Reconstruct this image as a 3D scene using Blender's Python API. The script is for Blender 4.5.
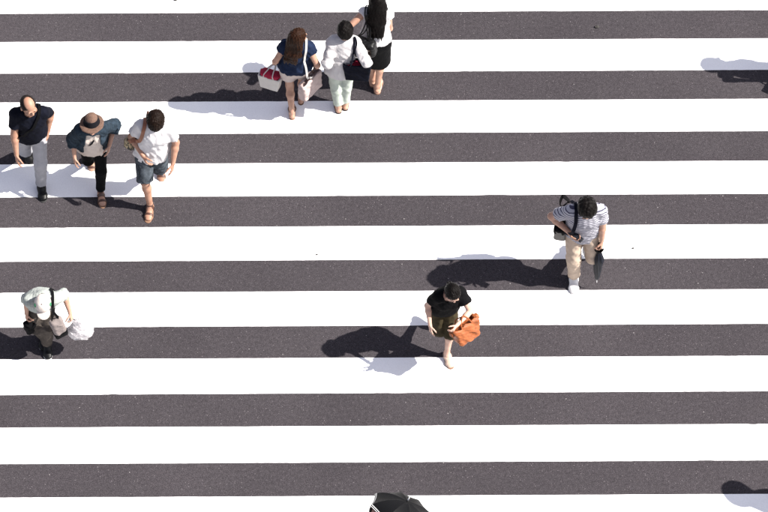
import bpy, bmesh, math, random
import numpy as np
from mathutils import Vector, Matrix

# ------------------------------------------------------------------ reset
for o in list(bpy.data.objects):
    bpy.data.objects.remove(o)
S = bpy.context.scene
COL = S.collection
rng = np.random.RandomState(7)
random.seed(7)

# ------------------------------------------------------------------ camera
DEP = math.radians(56.0)          # depression of the optical axis
FPX = 3610.0                      # focal length in pixels of the 768 px wide photo
CAMH = 34.39
ROLL = 0.0050
cF = np.array([0, math.cos(DEP), -math.sin(DEP)])
r0 = np.array([1.0, 0, 0]); u0 = np.array([0, math.sin(DEP), math.cos(DEP)])
cR = math.cos(ROLL) * r0 - math.sin(ROLL) * u0
cU = math.sin(ROLL) * r0 + math.cos(ROLL) * u0
cC = np.array([0, -CAMH / math.tan(DEP), CAMH])
cam = bpy.data.cameras.new('camera')
camo = bpy.data.objects.new('camera', cam)
COL.objects.link(camo)
cam.sensor_width = 36.0
cam.lens = FPX / 768 * 36.0
cam.clip_start = 0.5
cam.clip_end = 5000
camo.matrix_world = Matrix(((cR[0], cU[0], -cF[0], cC[0]), (cR[1], cU[1], -cF[1], cC[1]),
                            (cR[2], cU[2], -cF[2], cC[2]), (0, 0, 0, 1)))
S.camera = camo

# ------------------------------------------------------------------ sky, sun, exposure
SUN_EL = math.radians(46.0)
SUN_AZ = math.radians(-6.0)       # towards the sun, measured from +X
w = bpy.data.worlds.new('World'); S.world = w; w.use_nodes = True
wn = w.node_tree
sky = wn.nodes.new('ShaderNodeTexSky'); sky.sky_type = 'NISHITA'; sky.sun_disc = False
sky.sun_elevation = SUN_EL
sky.sun_rotation = math.pi / 2 - SUN_AZ
sky.air_density = 1.0; sky.dust_density = 1.5; sky.ozone_density = 1.2
bg = wn.nodes['Background']; bg.inputs['Strength'].default_value = 0.074
hz = wn.nodes.new('ShaderNodeHueSaturation'); hz.inputs['Saturation'].default_value = 0.50; hz.inputs['Hue'].default_value = 0.53   # thin summer haze greys the blue
wn.links.new(sky.outputs[0], hz.inputs['Color']); wn.links.new(hz.outputs[0], bg.inputs['Color'])
sl = bpy.data.lights.new('sun', 'SUN'); sl.energy = 5.0; sl.angle = math.radians(0.53)
sl.color = (1.0, 0.95, 0.88)
so = bpy.data.objects.new('sun', sl); COL.objects.link(so)
tosun = Vector((math.cos(SUN_EL) * math.cos(SUN_AZ), math.cos(SUN_EL) * math.sin(SUN_AZ), math.sin(SUN_EL)))
so.rotation_euler = tosun.to_track_quat('Z', 'Y').to_euler()
so.location = (20, -2, 25)
S.view_settings.view_transform = 'Standard'
S.view_settings.look = 'None'
S.view_settings.gamma = 1.0
S.view_settings.use_curve_mapping = False
S.view_settings.exposure = 1.40

# ------------------------------------------------------------------ small helpers
def V(*a): return np.array(a, float)
UP = V(0, 0, 1)
def nrm(v):
    v = np.asarray(v, float); return v / max(1e-9, np.linalg.norm(v))
def at(px, py, z=0.0):
    """ground-truth survey: the world point at height z seen at this spot of the photo"""
    d = cF + (px - 384) / FPX * cR + (256 - py) / FPX * cU
    return cC + d * ((z - cC[2]) / d[2])
def pix(p):
    q = np.asarray(p) - cC
    zz = q @ cF
    return np.array([384 + FPX * (q @ cR) / zz, 256 - FPX * (q @ cU) / zz])
def rot(v, axis, ang):
    axis = nrm(axis); c, s = math.cos(ang), math.sin(ang)
    return v * c + np.cross(axis, v) * s + axis * (axis @ v) * (1 - c)

def mesh_np(name, verts, quads):
    me = bpy.data.meshes.new(name)
    n = len(verts); q = len(quads); k = quads.shape[1]
    me.vertices.add(n); me.vertices.foreach_set('co', np.asarray(verts, np.float32).ravel())
    me.loops.add(q * k); me.loops.foreach_set('vertex_index', quads.astype(np.int32).ravel())
    me.polygons.add(q)
    me.polygons.foreach_set('loop_start', np.arange(0, q * k, k, dtype=np.int32))
    me.polygons.foreach_set('use_smooth', np.ones(q, bool))
    me.update(calc_edges=True); me.validate()
    return me

def link(name, me, mat, parent=None, loc=None):
    o = bpy.data.objects.new(name, me)
    COL.objects.link(o)
    if mat is not None and me is not None:
        me.materials.clear(); me.materials.append(mat)
    if parent is not None: o.parent = parent
    if loc is not None: o.location = loc
    return o

def thing(name, label, cat, loc, group=None):
    o = bpy.data.objects.new(name, None); COL.objects.link(o)
    o.empty_display_size = 0.2
    o.location = loc
    o['label'] = label; o['category'] = cat
    if group: o['group'] = group
    return o

# ------------------------------------------------------------------ materials
def new_mat(name):
    m = bpy.data.materials.new(name); m.use_nodes = True
    nt = m.node_tree
    return m, nt, nt.nodes['Principled BSDF']
def N(nt, t, **kw):
    n = nt.nodes.new(t)
    for k, v in kw.items():
        if hasattr(n, k): setattr(n, k, v)
        else: n.inputs[k].default_value = v
    return n
def ramp(nt, fac, stops):
    r = nt.nodes.new('ShaderNodeValToRGB')
    e = r.color_ramp.elements
    while len(e) < len(stops): e.new(0.5)
    for i, (p, c) in enumerate(stops):
        e[i].position = p; e[i].color = (c[0], c[1], c[2], 1) if len(c) > 2 else (c[0],) * 3 + (1,)
    nt.links.new(fac, r.inputs[0]); return r
def sc(c, f): return tuple(min(1, x * f) for x in c)

def fabric(name, col, rough=0.85, var=0.14, scale=14, bump=0.25, weave=420, col2=None, detail=5, sheen=0.0):
    m, nt, p = new_mat(name)
    tc = N(nt, 'ShaderNodeTexCoord')
    no = N(nt, 'ShaderNodeTexNoise', Scale=scale, Detail=detail, Roughness=0.65)
    nt.links.new(tc.outputs['Object'], no.inputs['Vector'])
    c2 = col2 or sc(col, 1 + var)
    r = ramp(nt, no.outputs['Fac'], [(0.32, sc(col, 1 - var)), (0.68, c2)])
    nt.links.new(r.outputs[0], p.inputs['Base Color'])
    p.inputs['Roughness'].default_value = rough
    p.inputs['Specular IOR Level'].default_value = 0.25 if max(col) > .08 else 0.08
    if sheen: p.inputs['Sheen Weight'].default_value = sheen
    n2 = N(nt, 'ShaderNodeTexNoise', Scale=weave, Detail=2)
    nt.links.new(tc.outputs['Object'], n2.inputs['Vector'])
    n3 = N(nt, 'ShaderNodeTexNoise', Scale=28, Detail=4, Distortion=0.8)
    nt.links.new(tc.outputs['Object'], n3.inputs['Vector'])
    ad = N(nt, 'ShaderNodeMath', operation='MULTIPLY_ADD'); ad.inputs[1].default_value = 3.0
    nt.links.new(n3.outputs['Fac'], ad.inputs[0]); nt.links.new(n2.outputs['Fac'], ad.inputs[2])
    b = N(nt, 'ShaderNodeBump', Strength=bump, Distance=0.006)
    nt.links.new(ad.outputs[0], b.inputs['Height']); nt.links.new(b.outputs[0], p.inputs['Normal'])
    return m

def striped(name, base, line, period, width, bump=0.25):
    m, nt, p = new_mat(name)
    tc = N(nt, 'ShaderNodeTexCoord')
    no = N(nt, 'ShaderNodeTexNoise', Scale=7, Detail=2)
    nt.links.new(tc.outputs['Object'], no.inputs['Vector'])
    se = N(nt, 'ShaderNodeSeparateXYZ'); nt.links.new(tc.outputs['Object'], se.inputs[0])
    wob = N(nt, 'ShaderNodeMath', operation='MULTIPLY_ADD'); wob.inputs[1].default_value = 0.02
    nt.links.new(no.outputs['Fac'], wob.inputs[0]); nt.links.new(se.outputs['Z'], wob.inputs[2])
    dv = N(nt, 'ShaderNodeMath', operation='DIVIDE'); dv.inputs[1].default_value = period
    nt.links.new(wob.outputs[0], dv.inputs[0])
    fr = N(nt, 'ShaderNodeMath', operation='FRACT'); nt.links.new(dv.outputs[0], fr.inputs[0])
    lt = N(nt, 'ShaderNodeMath', operation='LESS_THAN'); lt.inputs[1].default_value = width
    nt.links.new(fr.outputs[0], lt.inputs[0])
    mx = N(nt, 'ShaderNodeMix', data_type='RGBA')
    mx.inputs[6].default_value = (*base, 1); mx.inputs[7].default_value = (*line, 1)
    nt.links.new(lt.outputs[0], mx.inputs[0]); nt.links.new(mx.outputs[2], p.inputs['Base Color'])
    p.inputs['Roughness'].default_value = 0.85; p.inputs['Specular IOR Level'].default_value = 0.2
    n3 = N(nt, 'ShaderNodeTexNoise', Scale=28, Detail=4, Distortion=0.8)
    nt.links.new(tc.outputs['Object'], n3.inputs['Vector'])
    b = N(nt, 'ShaderNodeBump', Strength=bump, Distance=0.015)
    nt.links.new(n3.outputs['Fac'], b.inputs['Height']); nt.links.new(b.outputs[0], p.inputs['Normal'])
    return m

def plaid(name, c1, c2, c3, period=0.05):
    m, nt, p = new_mat(name)
    tc = N(nt, 'ShaderNodeTexCoord')
    se = N(nt, 'ShaderNodeSeparateXYZ'); nt.links.new(tc.outputs['Object'], se.inputs[0])
    facs = []
    for ax in 'XZ':
        dv = N(nt, 'ShaderNodeMath', operation='DIVIDE'); dv.inputs[1].default_value = period
        nt.links.new(se.outputs[ax], dv.inputs[0])
        fr = N(nt, 'ShaderNodeMath', operation='FRACT'); nt.links.new(dv.outputs[0], fr.inputs[0])
        lt = N(nt, 'ShaderNodeMath', operation='LESS_THAN'); lt.inputs[1].default_value = 0.3
        nt.links.new(fr.outputs[0], lt.inputs[0]); facs.append(lt)
    ad = N(nt, 'ShaderNodeMath', operation='ADD')
    nt.links.new(facs[0].outputs[0], ad.inputs[0]); nt.links.new(facs[1].outputs[0], ad.inputs[1])
    hf = N(nt, 'ShaderNodeMath', operation='MULTIPLY'); hf.inputs[1].default_value = 0.5
    nt.links.new(ad.outputs[0], hf.inputs[0])
    r = ramp(nt, hf.outputs[0], [(0.0, c1), (0.5, c2), (1.0, c3)])
    nt.links.new(r.outputs[0], p.inputs['Base Color'])
    p.inputs['Roughness'].default_value = 0.9; p.inputs['Specular IOR Level'].default_value = 0.2
    return m

def skin_mat(name, col):
    m, nt, p = new_mat(name)
    tc = N(nt, 'ShaderNodeTexCoord')
    no = N(nt, 'ShaderNodeTexNoise', Scale=16, Detail=4)
    nt.links.new(tc.outputs['Object'], no.inputs['Vector'])
    r = ramp(nt, no.outputs['Fac'], [(0.35, (col[0] * .93, col[1] * .86, col[2] * .84)), (0.65, sc(col, 1.06))])
    nt.links.new(r.outputs[0], p.inputs['Base Color'])
    p.inputs['Roughness'].default_value = 0.55
    p.inputs['Specular IOR Level'].default_value = 0.35
    n2 = N(nt, 'ShaderNodeTexNoise', Scale=260, Detail=2)
    nt.links.new(tc.outputs['Object'], n2.inputs['Vector'])
    b = N(nt, 'ShaderNodeBump', Strength=0.08, Distance=0.002)
    nt.links.new(n2.outputs['Fac'], b.inputs['Height']); nt.links.new(b.outputs[0], p.inputs['Normal'])
    return m

def hair_mat(name, col, col2, rough=0.42):
    m, nt, p = new_mat(name)
    tc = N(nt, 'ShaderNodeTexCoord')
    mp = N(nt, 'ShaderNodeMapping'); mp.inputs['Scale'].default_value = (150, 150, 14)
    nt.links.new(tc.outputs['Object'], mp.inputs['Vector'])
    no = N(nt, 'ShaderNodeTexNoise', Scale=1.0, Detail=3, Distortion=0.4)
    nt.links.new(mp.outputs[0], no.inputs['Vector'])
    r = ramp(nt, no.outputs['Fac'], [(0.35, col), (0.7, col2)])
    nt.links.new(r.outputs[0], p.inputs['Base Color'])
    p.inputs['Roughness'].default_value = rough
    p.inputs['Specular IOR Level'].default_value = 0.05
    b = N(nt, 'ShaderNodeBump', Strength=0.6, Distance=0.008)
    nt.links.new(no.outputs['Fac'], b.inputs['Height']); nt.links.new(b.outputs[0], p.inputs['Normal'])
    return m

def plain(name, col, rough=0.5, metal=0.0, spec=0.5, var=0.08, bump=0.1, scale=60):
    m, nt, p = new_mat(name)
    tc = N(nt, 'ShaderNodeTexCoord')
    no = N(nt, 'ShaderNodeTexNoise', Scale=scale, Detail=4)
    nt.links.new(tc.outputs['Object'], no.inputs['Vector'])
    r = ramp(nt, no.outputs['Fac'], [(0.3, sc(col, 1 - var)), (0.7, sc(col, 1 + var))])
    nt.links.new(r.outputs[0], p.inputs['Base Color'])
    p.inputs['Roughness'].default_value = rough; p.inputs['Metallic'].default_value = metal
    p.inputs['Specular IOR Level'].default_value = spec
    b = N(nt, 'ShaderNodeBump', Strength=bump, Distance=0.003)
    nt.links.new(no.outputs['Fac'], b.inputs['Height']); nt.links.new(b.outputs[0], p.inputs['Normal'])
    return m

def camouflage(name, a, b_, c):
    m, nt, p = new_mat(name)
    tc = N(nt, 'ShaderNodeTexCoord')
    no = N(nt, 'ShaderNodeTexNoise', Scale=22, Detail=1.5)
    nt.links.new(tc.outputs['Object'], no.inputs['Vector'])
    r = ramp(nt, no.outputs['Fac'], [(0.0, a), (0.46, b_), (0.56, c)]); r.color_ramp.interpolation = 'CONSTANT'
    nt.links.new(r.outputs[0], p.inputs['Base Color']); p.inputs['Roughness'].default_value = 0.85
    return m

def asphalt():
    m, nt, p = new_mat('asphalt')
    tc = N(nt, 'ShaderNodeTexCoord')
    L = nt.links.new
    big = N(nt, 'ShaderNodeTexNoise', Scale=0.55, Detail=5, Roughness=0.6); L(tc.outputs['Object'], big.inputs['Vector'])
    mid = N(nt, 'ShaderNodeTexNoise', Scale=26, Detail=3, Roughness=0.7); L(tc.outputs['Object'], mid.inputs['Vector'])
    fine = N(nt, 'ShaderNodeTexNoise', Scale=95, Detail=2, Roughness=0.7); L(tc.outputs['Object'], fine.inputs['Vector'])
    rb = ramp(nt, big.outputs['Fac'], [(0.3, (0.0325, 0.0290, 0.0325)), (0.7, (0.0430, 0.0384, 0.0425))])
    rm = ramp(nt, mid.outputs['Fac'], [(0.3, (0.78,)), (0.7, (1.22,))])
    rm.color_ramp.elements[1].color = (1.22, 1.22, 1.22, 1)
    rf = ramp(nt, fine.outputs['Fac'], [(0.32, (0.55,)), (0.68, (1.45,))])
    m1 = N(nt, 'ShaderNodeMix', data_type='RGBA', blend_type='MULTIPLY'); m1.inputs[0].default_value = 1
    L(rb.outputs[0], m1.inputs[6]); L(rm.outputs[0], m1.inputs[7])
    m2 = N(nt, 'ShaderNodeMix', data_type='RGBA', blend_type='MULTIPLY'); m2.inputs[0].default_value = 1
    L(m1.outputs[2], m2.inputs[6]); L(rf.outputs[0], m2.inputs[7])
    # exposed pale aggregate: a few cells of each size show as bright chips
    last = m2.outputs[2]
    for scale, pick, size, colr in ((85, 0.86, 0.34, (0.070, 0.062, 0.066)), (55, 0.965, 0.26, (0.12, 0.11, 0.115)), (34, 0.995, 0.19, (0.20, 0.19, 0.19))):
        vo = N(nt, 'ShaderNodeTexVoronoi', Scale=scale); L(tc.outputs['Object'], vo.inputs['Vector'])
        se = N(nt, 'ShaderNodeSeparateColor'); L(vo.outputs['Color'], se.inputs[0])
        g = N(nt, 'ShaderNodeMath', operation='GREATER_THAN'); g.inputs[1].default_value = pick; L(se.outputs[0], g.inputs[0])
        l = N(nt, 'ShaderNodeMath', operation='LESS_THAN'); l.inputs[1].default_value = size; L(vo.outputs['Distance'], l.inputs[0])
        mu = N(nt, 'ShaderNodeMath', operation='MULTIPLY'); L(g.outputs[0], mu.inputs[0]); L(l.outputs[0], mu.inputs[1])
        mx = N(nt, 'ShaderNodeMix', data_type='RGBA'); L(mu.outputs[0], mx.inputs[0]); L(last, mx.inputs[6])
        mx.inputs[7].default_value = (*colr, 1); last = mx.outputs[2]
    L(last, p.inputs['Base Color'])
    p.inputs['Roughness'].default_value = 0.95; p.inputs['Specular IOR Level'].default_value = 0.06
    ad = N(nt, 'ShaderNodeMath', operation='ADD'); L(fine.outputs['Fac'], ad.inputs[0]); L(mid.outputs['Fac'], ad.inputs[1])
    b = N(nt, 'ShaderNodeBump', Strength=0.7, Distance=0.004); L(ad.outputs[0], b.inputs['Height']); L(b.outputs[0], p.inputs['Normal'])
    return m

def paint():
    m, nt, p = new_mat('road_paint')
    L = nt.links.new
    tc = N(nt, 'ShaderNodeTexCoord')
    a = N(nt, 'ShaderNodeTexNoise', Scale=1.1, Detail=6, Roughness=0.65); L(tc.outputs['Object'], a.inputs['Vector'])
    b_ = N(nt, 'ShaderNodeTexNoise', Scale=60, Detail=4, Roughness=0.7); L(tc.outputs['Object'], b_.inputs['Vector'])
    r = ramp(nt, a.outputs['Fac'], [(0.3, (0.76, 0.76, 0.765)), (0.65, (0.82, 0.82, 0.825))])
    r2 = ramp(nt, b_.outputs['Fac'], [(0.3, (0.93,)), (0.6, (1.0,))])
    mx = N(nt, 'ShaderNodeMix', data_type='RGBA', blend_type='MULTIPLY'); mx.inputs[0].default_value = 1
    L(r.outputs[0], mx.inputs[6]); L(r2.outputs[0], mx.inputs[7]); L(mx.outputs[2], p.inputs['Base Color'])
    p.inputs['Roughness'].default_value = 0.75; p.inputs['Specular IOR Level'].default_value = 0.3
    bu = N(nt, 'ShaderNodeBump', Strength=0.3, Distance=0.003); L(b_.outputs['Fac'], bu.inputs['Height']); L(bu.outputs[0], p.inputs['Normal'])
    return m

# ------------------------------------------------------------------ the crossing
M_ASPH = asphalt(); M_PAINT = paint()
me = bpy.data.meshes.new('road')
me.from_pydata([(-1500, -1500, 0), (1500, -1500, 0), (1500, 1500, 0), (-1500, 1500, 0)], [], [(0, 1, 2, 3)])
road = link('road', me, M_ASPH); road['kind'] = 'structure'

def stripe_mesh(x0, x1, y0, y1, th, seed):
    """one thermoplastic bar: 3 mm thick, its edges following the rough asphalt"""
    r = np.random.RandomState(seed)
    n = int((x1 - x0) / 0.04)
    xs = np.linspace(x0, x1, n)
    def edge():
        e = r.normal(0, 1, n)
        sm = np.convolve(e, np.ones(9) / 9, 'same') * 0.0012 + e * 0.0005
        for _ in range(6):
            c = r.randint(0, n); wd = r.randint(1, 4)
            sm[max(0, c - wd):c + wd] -= r.uniform(0.001, 0.004)
        return sm
    lo = y0 - edge(); hi = y1 + edge()
    vs = []; fs = []
    for i in range(n):
        vs += [(xs[i], lo[i] - .002, 0.0), (xs[i], lo[i], th), (xs[i], hi[i], th), (xs[i], hi[i] + .002, 0.0)]
    for i in range(n - 1):
        a = 4 * i; b = a + 4
        fs += [(a, b, b + 1, a + 1), (a + 1, b + 1, b + 2, a + 2), (a + 2, b + 2, b + 3, a + 3)]
    fs += [(0, 1, 2, 3), tuple(4 * (n - 1) + k for k in (3, 2, 1, 0))]
    me = bpy.data.meshes.new('crosswalk_stripe'); me.from_pydata(vs, [], fs); me.update()
    return me
Y_TOP1 = at(384, 12.4 - 0.72)[1]           # far edge of the first dark gap in view
for i in range(-4, 14):
    ytop = Y_TOP1 - 0.4328 - 0.9 * (i - 1)  # far edge of a white bar
    link('crosswalk_stripe', stripe_mesh(-10.0, 10.5, ytop - 0.4672, ytop, 0.003, 100 + i), M_PAINT, road)

# ------------------------------------------------------------------ implicit surfaces (for bodies, cloth, bags)
BIG = 0.25
class SDF:
    def __init__(s): s.p = []
    def add(s, f, lo, hi, k, op):
        s.p.append((f, np.asarray(lo, float), np.asarray(hi, float), k, op)); return s
    def ecap(s, a, b, side, ra, rb, k=0.02, op='u', clips=()):
        a = np.asarray(a, float); b = np.asarray(b, float)
        ab = b - a; L2 = max(1e-10, ab @ ab); ax = ab / math.sqrt(L2) if L2 > 1e-9 else UP
        side = np.asarray(side, float); side = nrm(side - ax * (side @ ax)); oth = np.cross(ax, side)
        rax, ray_ = ra; rbx, rby = rb
        def f(x, y, z):
            px, py, pz = x - a[0], y - a[1], z - a[2]
            t = np.clip((px * ab[0] + py * ab[1] + pz * ab[2]) / L2, 0, 1)
            qx, qy, qz = px - t * ab[0], py - t * ab[1], pz - t * ab[2]
            u = qx * side[0] + qy * side[1] + qz * side[2]
            v = qx * oth[0] + qy * oth[1] + qz * oth[2]
            w_ = qx * ax[0] + qy * ax[1] + qz * ax[2]
            rx = rax + (rbx - rax) * t; ry = ray_ + (rby - ray_) * t; rm = np.minimum(rx, ry)
            k0 = np.sqrt((u / rx) ** 2 + (v / ry) ** 2 + (w_ / rm) ** 2)
            k1 = np.sqrt((u / rx ** 2) ** 2 + (v / ry ** 2) ** 2 + (w_ / rm ** 2) ** 2) + 1e-6
            d = k0 * (k0 - 1) / k1
            for (c0, n) in clips:
                d = np.maximum(d, (x - c0[0]) * n[0] + (y - c0[1]) * n[1] + (z - c0[2]) * n[2])
            return d
        r = max(rax, ray_, rbx, rby) + 0.03
        return s.add(f, np.minimum(a, b) - r, np.maximum(a, b) + r, k, op)
    def cap(s, a, b, ra, rb, k=0.02, op='u', clips=()):
        ax = np.asarray(b, float) - np.asarray(a, float)
        sd = V(1, 0, 0) if abs(nrm(ax)[0]) < 0.8 else V(0, 1, 0)
        return s.ecap(a, b, sd, (ra, ra), (rb, rb), k, op, clips)
    def ell(s, c, R, r, k=0.02, op='u', clips=()):
        c = np.asarray(c, float); R = np.asarray(R, float)   # rows are local axes
        def f(x, y, z):
            px, py, pz = x - c[0], y - c[1], z - c[2]
            q = [px * R[i][0] + py * R[i][1] + pz * R[i][2] for i in range(3)]
            k0 = np.sqrt(sum((q[i] / r[i]) ** 2 for i in range(3)))
            k1 = np.sqrt(sum((q[i] / r[i] ** 2) ** 2 for i in range(3))) + 1e-6
            d = k0 * (k0 - 1) / k1
            for (c0, n) in clips:
                d = np.maximum(d, (x - c0[0]) * n[0] + (y - c0[1]) * n[1] + (z - c0[2]) * n[2])
            return d
        m = max(r) + 0.03
        return s.add(f, c - m, c + m, k, op)
    def box(s, c, R, half, rnd=0.01, k=0.005, op='u', taper=0.0, bulge=0.0):
        c = np.asarray(c, float); R = np.asarray(R, float)
        def f(x, y, z):
            px, py, pz = x - c[0], y - c[1], z - c[2]
            q = [px * R[i][0] + py * R[i][1] + pz * R[i][2] for i in range(3)]
            h = [half[0], half[1], half[2]]
            tz = np.clip(q[2] / half[2], -1, 1)
            hx = h[0] * (1 + taper * tz); hy = h[1] * (1 + bulge * (1 - tz) * 0.5)
            a = np.abs(q[0]) - hx + rnd; b = np.abs(q[1]) - hy + rnd; e = np.abs(q[2]) - h[2] + rnd
            o = np.sqrt(np.maximum(a, 0) ** 2 + np.maximum(b, 0) ** 2 + np.maximum(e, 0) ** 2)
            return o + np.minimum(np.maximum(a, np.maximum(b, e)), 0) - rnd
        m = math.sqrt((half[0] * (1 + abs(taper))) ** 2 + (half[1] * (1 + abs(bulge))) ** 2 + half[2] ** 2) + 0.03
        return s.add(f, c - m, c + m, k, op)
    @staticmethod
    def comb(cur, d, k, op):
        if op == 's': return np.maximum(cur, -d)
        if op == 'i': return np.maximum(cur, d)
        if k <= 0: return np.minimum(cur, d)
        h = np.clip(0.5 + 0.5 * (cur - d) / k, 0, 1)
        return cur + (d - cur) * h - k * h * (1 - h)
    def at(s, P):
        x, y, z = P[:, 0], P[:, 1], P[:, 2]
        cur = np.full(len(P), BIG)
        for f, lo, hi, k, op in s.p: cur = s.comb(cur, f(x, y, z), k, op)
        return cur
    def grad(s, P):
        e = 0.004; g = np.zeros_like(P)
        for i in range(3):
            d = np.zeros(3); d[i] = e
            g[:, i] = s.at(P + d) - s.at(P - d)
        return g / (np.linalg.norm(g, axis=1, keepdims=True) + 1e-9)
    def mesh(s, name, vox, noise=None, smooth=1, origin=(0, 0, 0)):
        us = [p for p in s.p if p[4] == 'u']
        lo = np.min([p[1] for p in us], 0) - 2 * vox; hi = np.max([p[2] for p in us], 0) + 2 * vox
        n = np.ceil((hi - lo) / vox).astype(int) + 1
        ax = [lo[i] + vox * np.arange(n[i]) for i in range(3)]
        G = np.full(n, BIG, np.float32)
        for f, l, h, k, op in s.p:
            if op == 'i':
                G[:] = np.maximum(G, f(ax[0][:, None, None], ax[1][None, :, None], ax[2][None, None, :])); continue
            i0 = np.maximum(0, np.floor((l - lo) / vox).astype(int)); i1 = np.minimum(n, np.ceil((h - lo) / vox).astype(int) + 1)
            if np.any(i1 <= i0): continue
            sl_ = tuple(slice(i0[i], i1[i]) for i in range(3))
            x = ax[0][sl_[0]][:, None, None].astype(np.float32); y = ax[1][sl_[1]][None, :, None].astype(np.float32)
            z = ax[2][sl_[2]][None, None, :].astype(np.float32)
            G[sl_] = s.comb(G[sl_], f(x, y, z), k, op)
        if noise is not None:
            m = np.nonzero(np.abs(G) < 0.035)
            P = np.stack([ax[i][m[i]] for i in range(3)], 1)
            G[m] -= noise(P).astype(np.float32)
        return surface_net(name, G, lo, vox, smooth, np.asarray(origin, float))

def surface_net(name, G, lo, vox, smooth, origin):
    neg = G < 0
    nx, ny, nz = G.shape
    c = neg[:-1, :-1, :-1].astype(np.int8)
    cnt = np.zeros((nx - 1, ny - 1, nz - 1), np.int8)
    offs = [(i, j, k) for i in (0, 1) for j in (0, 1) for k in (0, 1)]
    for (i, j, k) in offs: cnt += neg[i:nx - 1 + i, j:ny - 1 + j, k:nz - 1 + k]
    act = np.nonzero((cnt > 0) & (cnt < 8))
    idx = np.full(cnt.shape, -1, np.int32); na = len(act[0]); idx[act] = np.arange(na)
    vals = {o: G[act[0] + o[0], act[1] + o[1], act[2] + o[2]] for o in offs}
    acc = np.zeros((na, 3)); wgt = np.zeros(na)
    for o in offs:
        for d in range(3):
            if o[d] == 0:
                p = list(o); p[d] = 1; p = tuple(p)
                a, b = vals[o], vals[p]
                cr = (a < 0) != (b < 0)
                t = np.where(cr, a / np.where(cr, a - b, 1), 0)
                q = np.tile(np.array(o, float), (na, 1)); q[:, d] += t
                acc += q * cr[:, None]; wgt += cr
    pos = acc / wgt[:, None] + np.stack(act, 1)
    P = lo + vox * pos
    quads = []
    for d in range(3):
        e1, e2 = [(1, 2), (2, 0), (0, 1)][d]
        sa = [slice(1, s - 1) for s in G.shape]; sb = list(sa)
        sa[d] = slice(0, G.shape[d] - 1); sb[d] = slice(1, G.shape[d])
        A = neg[tuple(sa)]; B = neg[tuple(sb)]
        ch = np.nonzero(A != B)
        if len(ch[0]) == 0: continue
        base = [ch[0].copy(), ch[1].copy(), ch[2].copy()]
        for i in range(3):
            if i != d: base[i] = base[i] + 1
        def cell(o1, o2):
            q = [b.copy() for b in base]; q[e1] -= o1; q[e2] -= o2
            return idx[tuple(q)]
        q4 = np.stack([cell(1, 1), cell(0, 1), cell(0, 0), cell(1, 0)], 1)
        flip = ~A[ch]
        q4[flip] = q4[flip][:, ::-1]
        quads.append(q4)
    Q = np.concatenate(quads)
    Q = Q[(Q >= 0).all(1)]
    for _ in range(smooth):
        s_ = np.zeros_like(P); cn = np.zeros(len(P))
        for a in range(4):
            b = (a + 1) % 4
            np.add.at(s_, Q[:, a], P[Q[:, b]]); np.add.at(cn, Q[:, a], 1)
            np.add.at(s_, Q[:, b], P[Q[:, a]]); np.add.at(cn, Q[:, b], 1)
        P = P * 0.5 + 0.5 * s_ / np.maximum(cn, 1)[:, None]
    return mesh_np(name, P - origin, Q)

def folds(seed, amp=0.007, freq=8.0, vertical=0.6):
    """cloth folds: warped ridges, running mostly down the cloth"""
    r = np.random.RandomState(seed)
    comps = []
    for o in range(7):
        fr = freq * (1.0 + 0.75 * (o % 4)) * r.uniform(0.8, 1.2)
        th = r.uniform(0, 2 * math.pi)
        d = nrm([math.cos(th), math.sin(th), r.normal(0, 1) * (1 - vertical) * 1.6])
        comps.append((d * fr * 2 * math.pi, r.uniform(0, 6.28), 1.0 / (1 + 0.6 * (o % 4))))
    wd = [(r.normal(0, 1, 3) * 9, r.uniform(0, 6.28), r.normal(0, 1, 3) * 0.03) for _ in range(3)]
    def f(P):
        Q = P.copy()
        for (k, ph, a) in wd: Q = Q + np.sin(P @ k + ph)[:, None] * a
        v = 0; tot = 0
        for (k, ph, a) in comps:
            v = v + a * (1 - np.abs(np.sin(Q @ k * 0.5 + ph))); tot += a
        return amp * (2.4 * v / tot - 0.5)
    return f

def strands(seed, amp=0.005):
    r = np.random.RandomState(seed)
    ks = [(V(r.normal() * 160, r.normal() * 160, r.normal() * 22), r.uniform(0, 6.28)) for _ in range(5)]
    ks += [(V(r.normal() * 55, r.normal() * 55, r.normal() * 15), r.uniform(0, 6.28)) for _ in range(4)]
    def f(P):
        Q = P + 0.01 * np.sin(P[:, [1, 2, 0]] * 40)
        return amp * sum(np.sin(Q @ k + p) for k, p in ks) / 3.0
    return f

# ------------------------------------------------------------------ bmesh helpers for straps, tubes
def catmull(pts, n=10):
    P = [np.asarray(p, float) for p in pts]
    P = [2 * P[0] - P[1]] + P + [2 * P[-1] - P[-2]]
    out = []
    for i in range(1, len(P) - 2):
        for j in range(n):
            t = j / n
            out.append(0.5 * ((2 * P[i]) + (-P[i - 1] + P[i + 1]) * t + (2 * P[i - 1] - 5 * P[i] + 4 * P[i + 1] - P[i + 2]) * t * t
                              + (-P[i - 1] + 3 * P[i] - 3 * P[i + 1] + P[i + 2]) * t ** 3))
    out.append(P[-2]); return np.array(out)

def ribbon(name, pts, normals, width, thick, origin):
    n = len(pts); vs = []; fs = []
    for i in range(n):
        t = nrm(pts[min(n - 1, i + 1)] - pts[max(0, i - 1)])
        nn = normals[i] - t * (normals[i] @ t); nn = nrm(nn); s_ = np.cross(t, nn)
        for a, b in ((-1, -1), (1, -1), (1, 1), (-1, 1)):
            vs.append(pts[i] + s_ * a * width / 2 + nn * b * thick / 2 - origin)
    for i in range(n - 1):
        for k in range(4):
            a = 4 * i + k; b = 4 * i + (k + 1) % 4
            fs.append((a, b, b + 4, a + 4))
    fs += [(3, 2, 1, 0), tuple(4 * (n - 1) + k for k in range(4))]
    me = bpy.data.meshes.new(name); me.from_pydata([tuple(v) for v in vs], [], fs); me.update()
    for p in me.polygons: p.use_smooth = False
    return me

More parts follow.
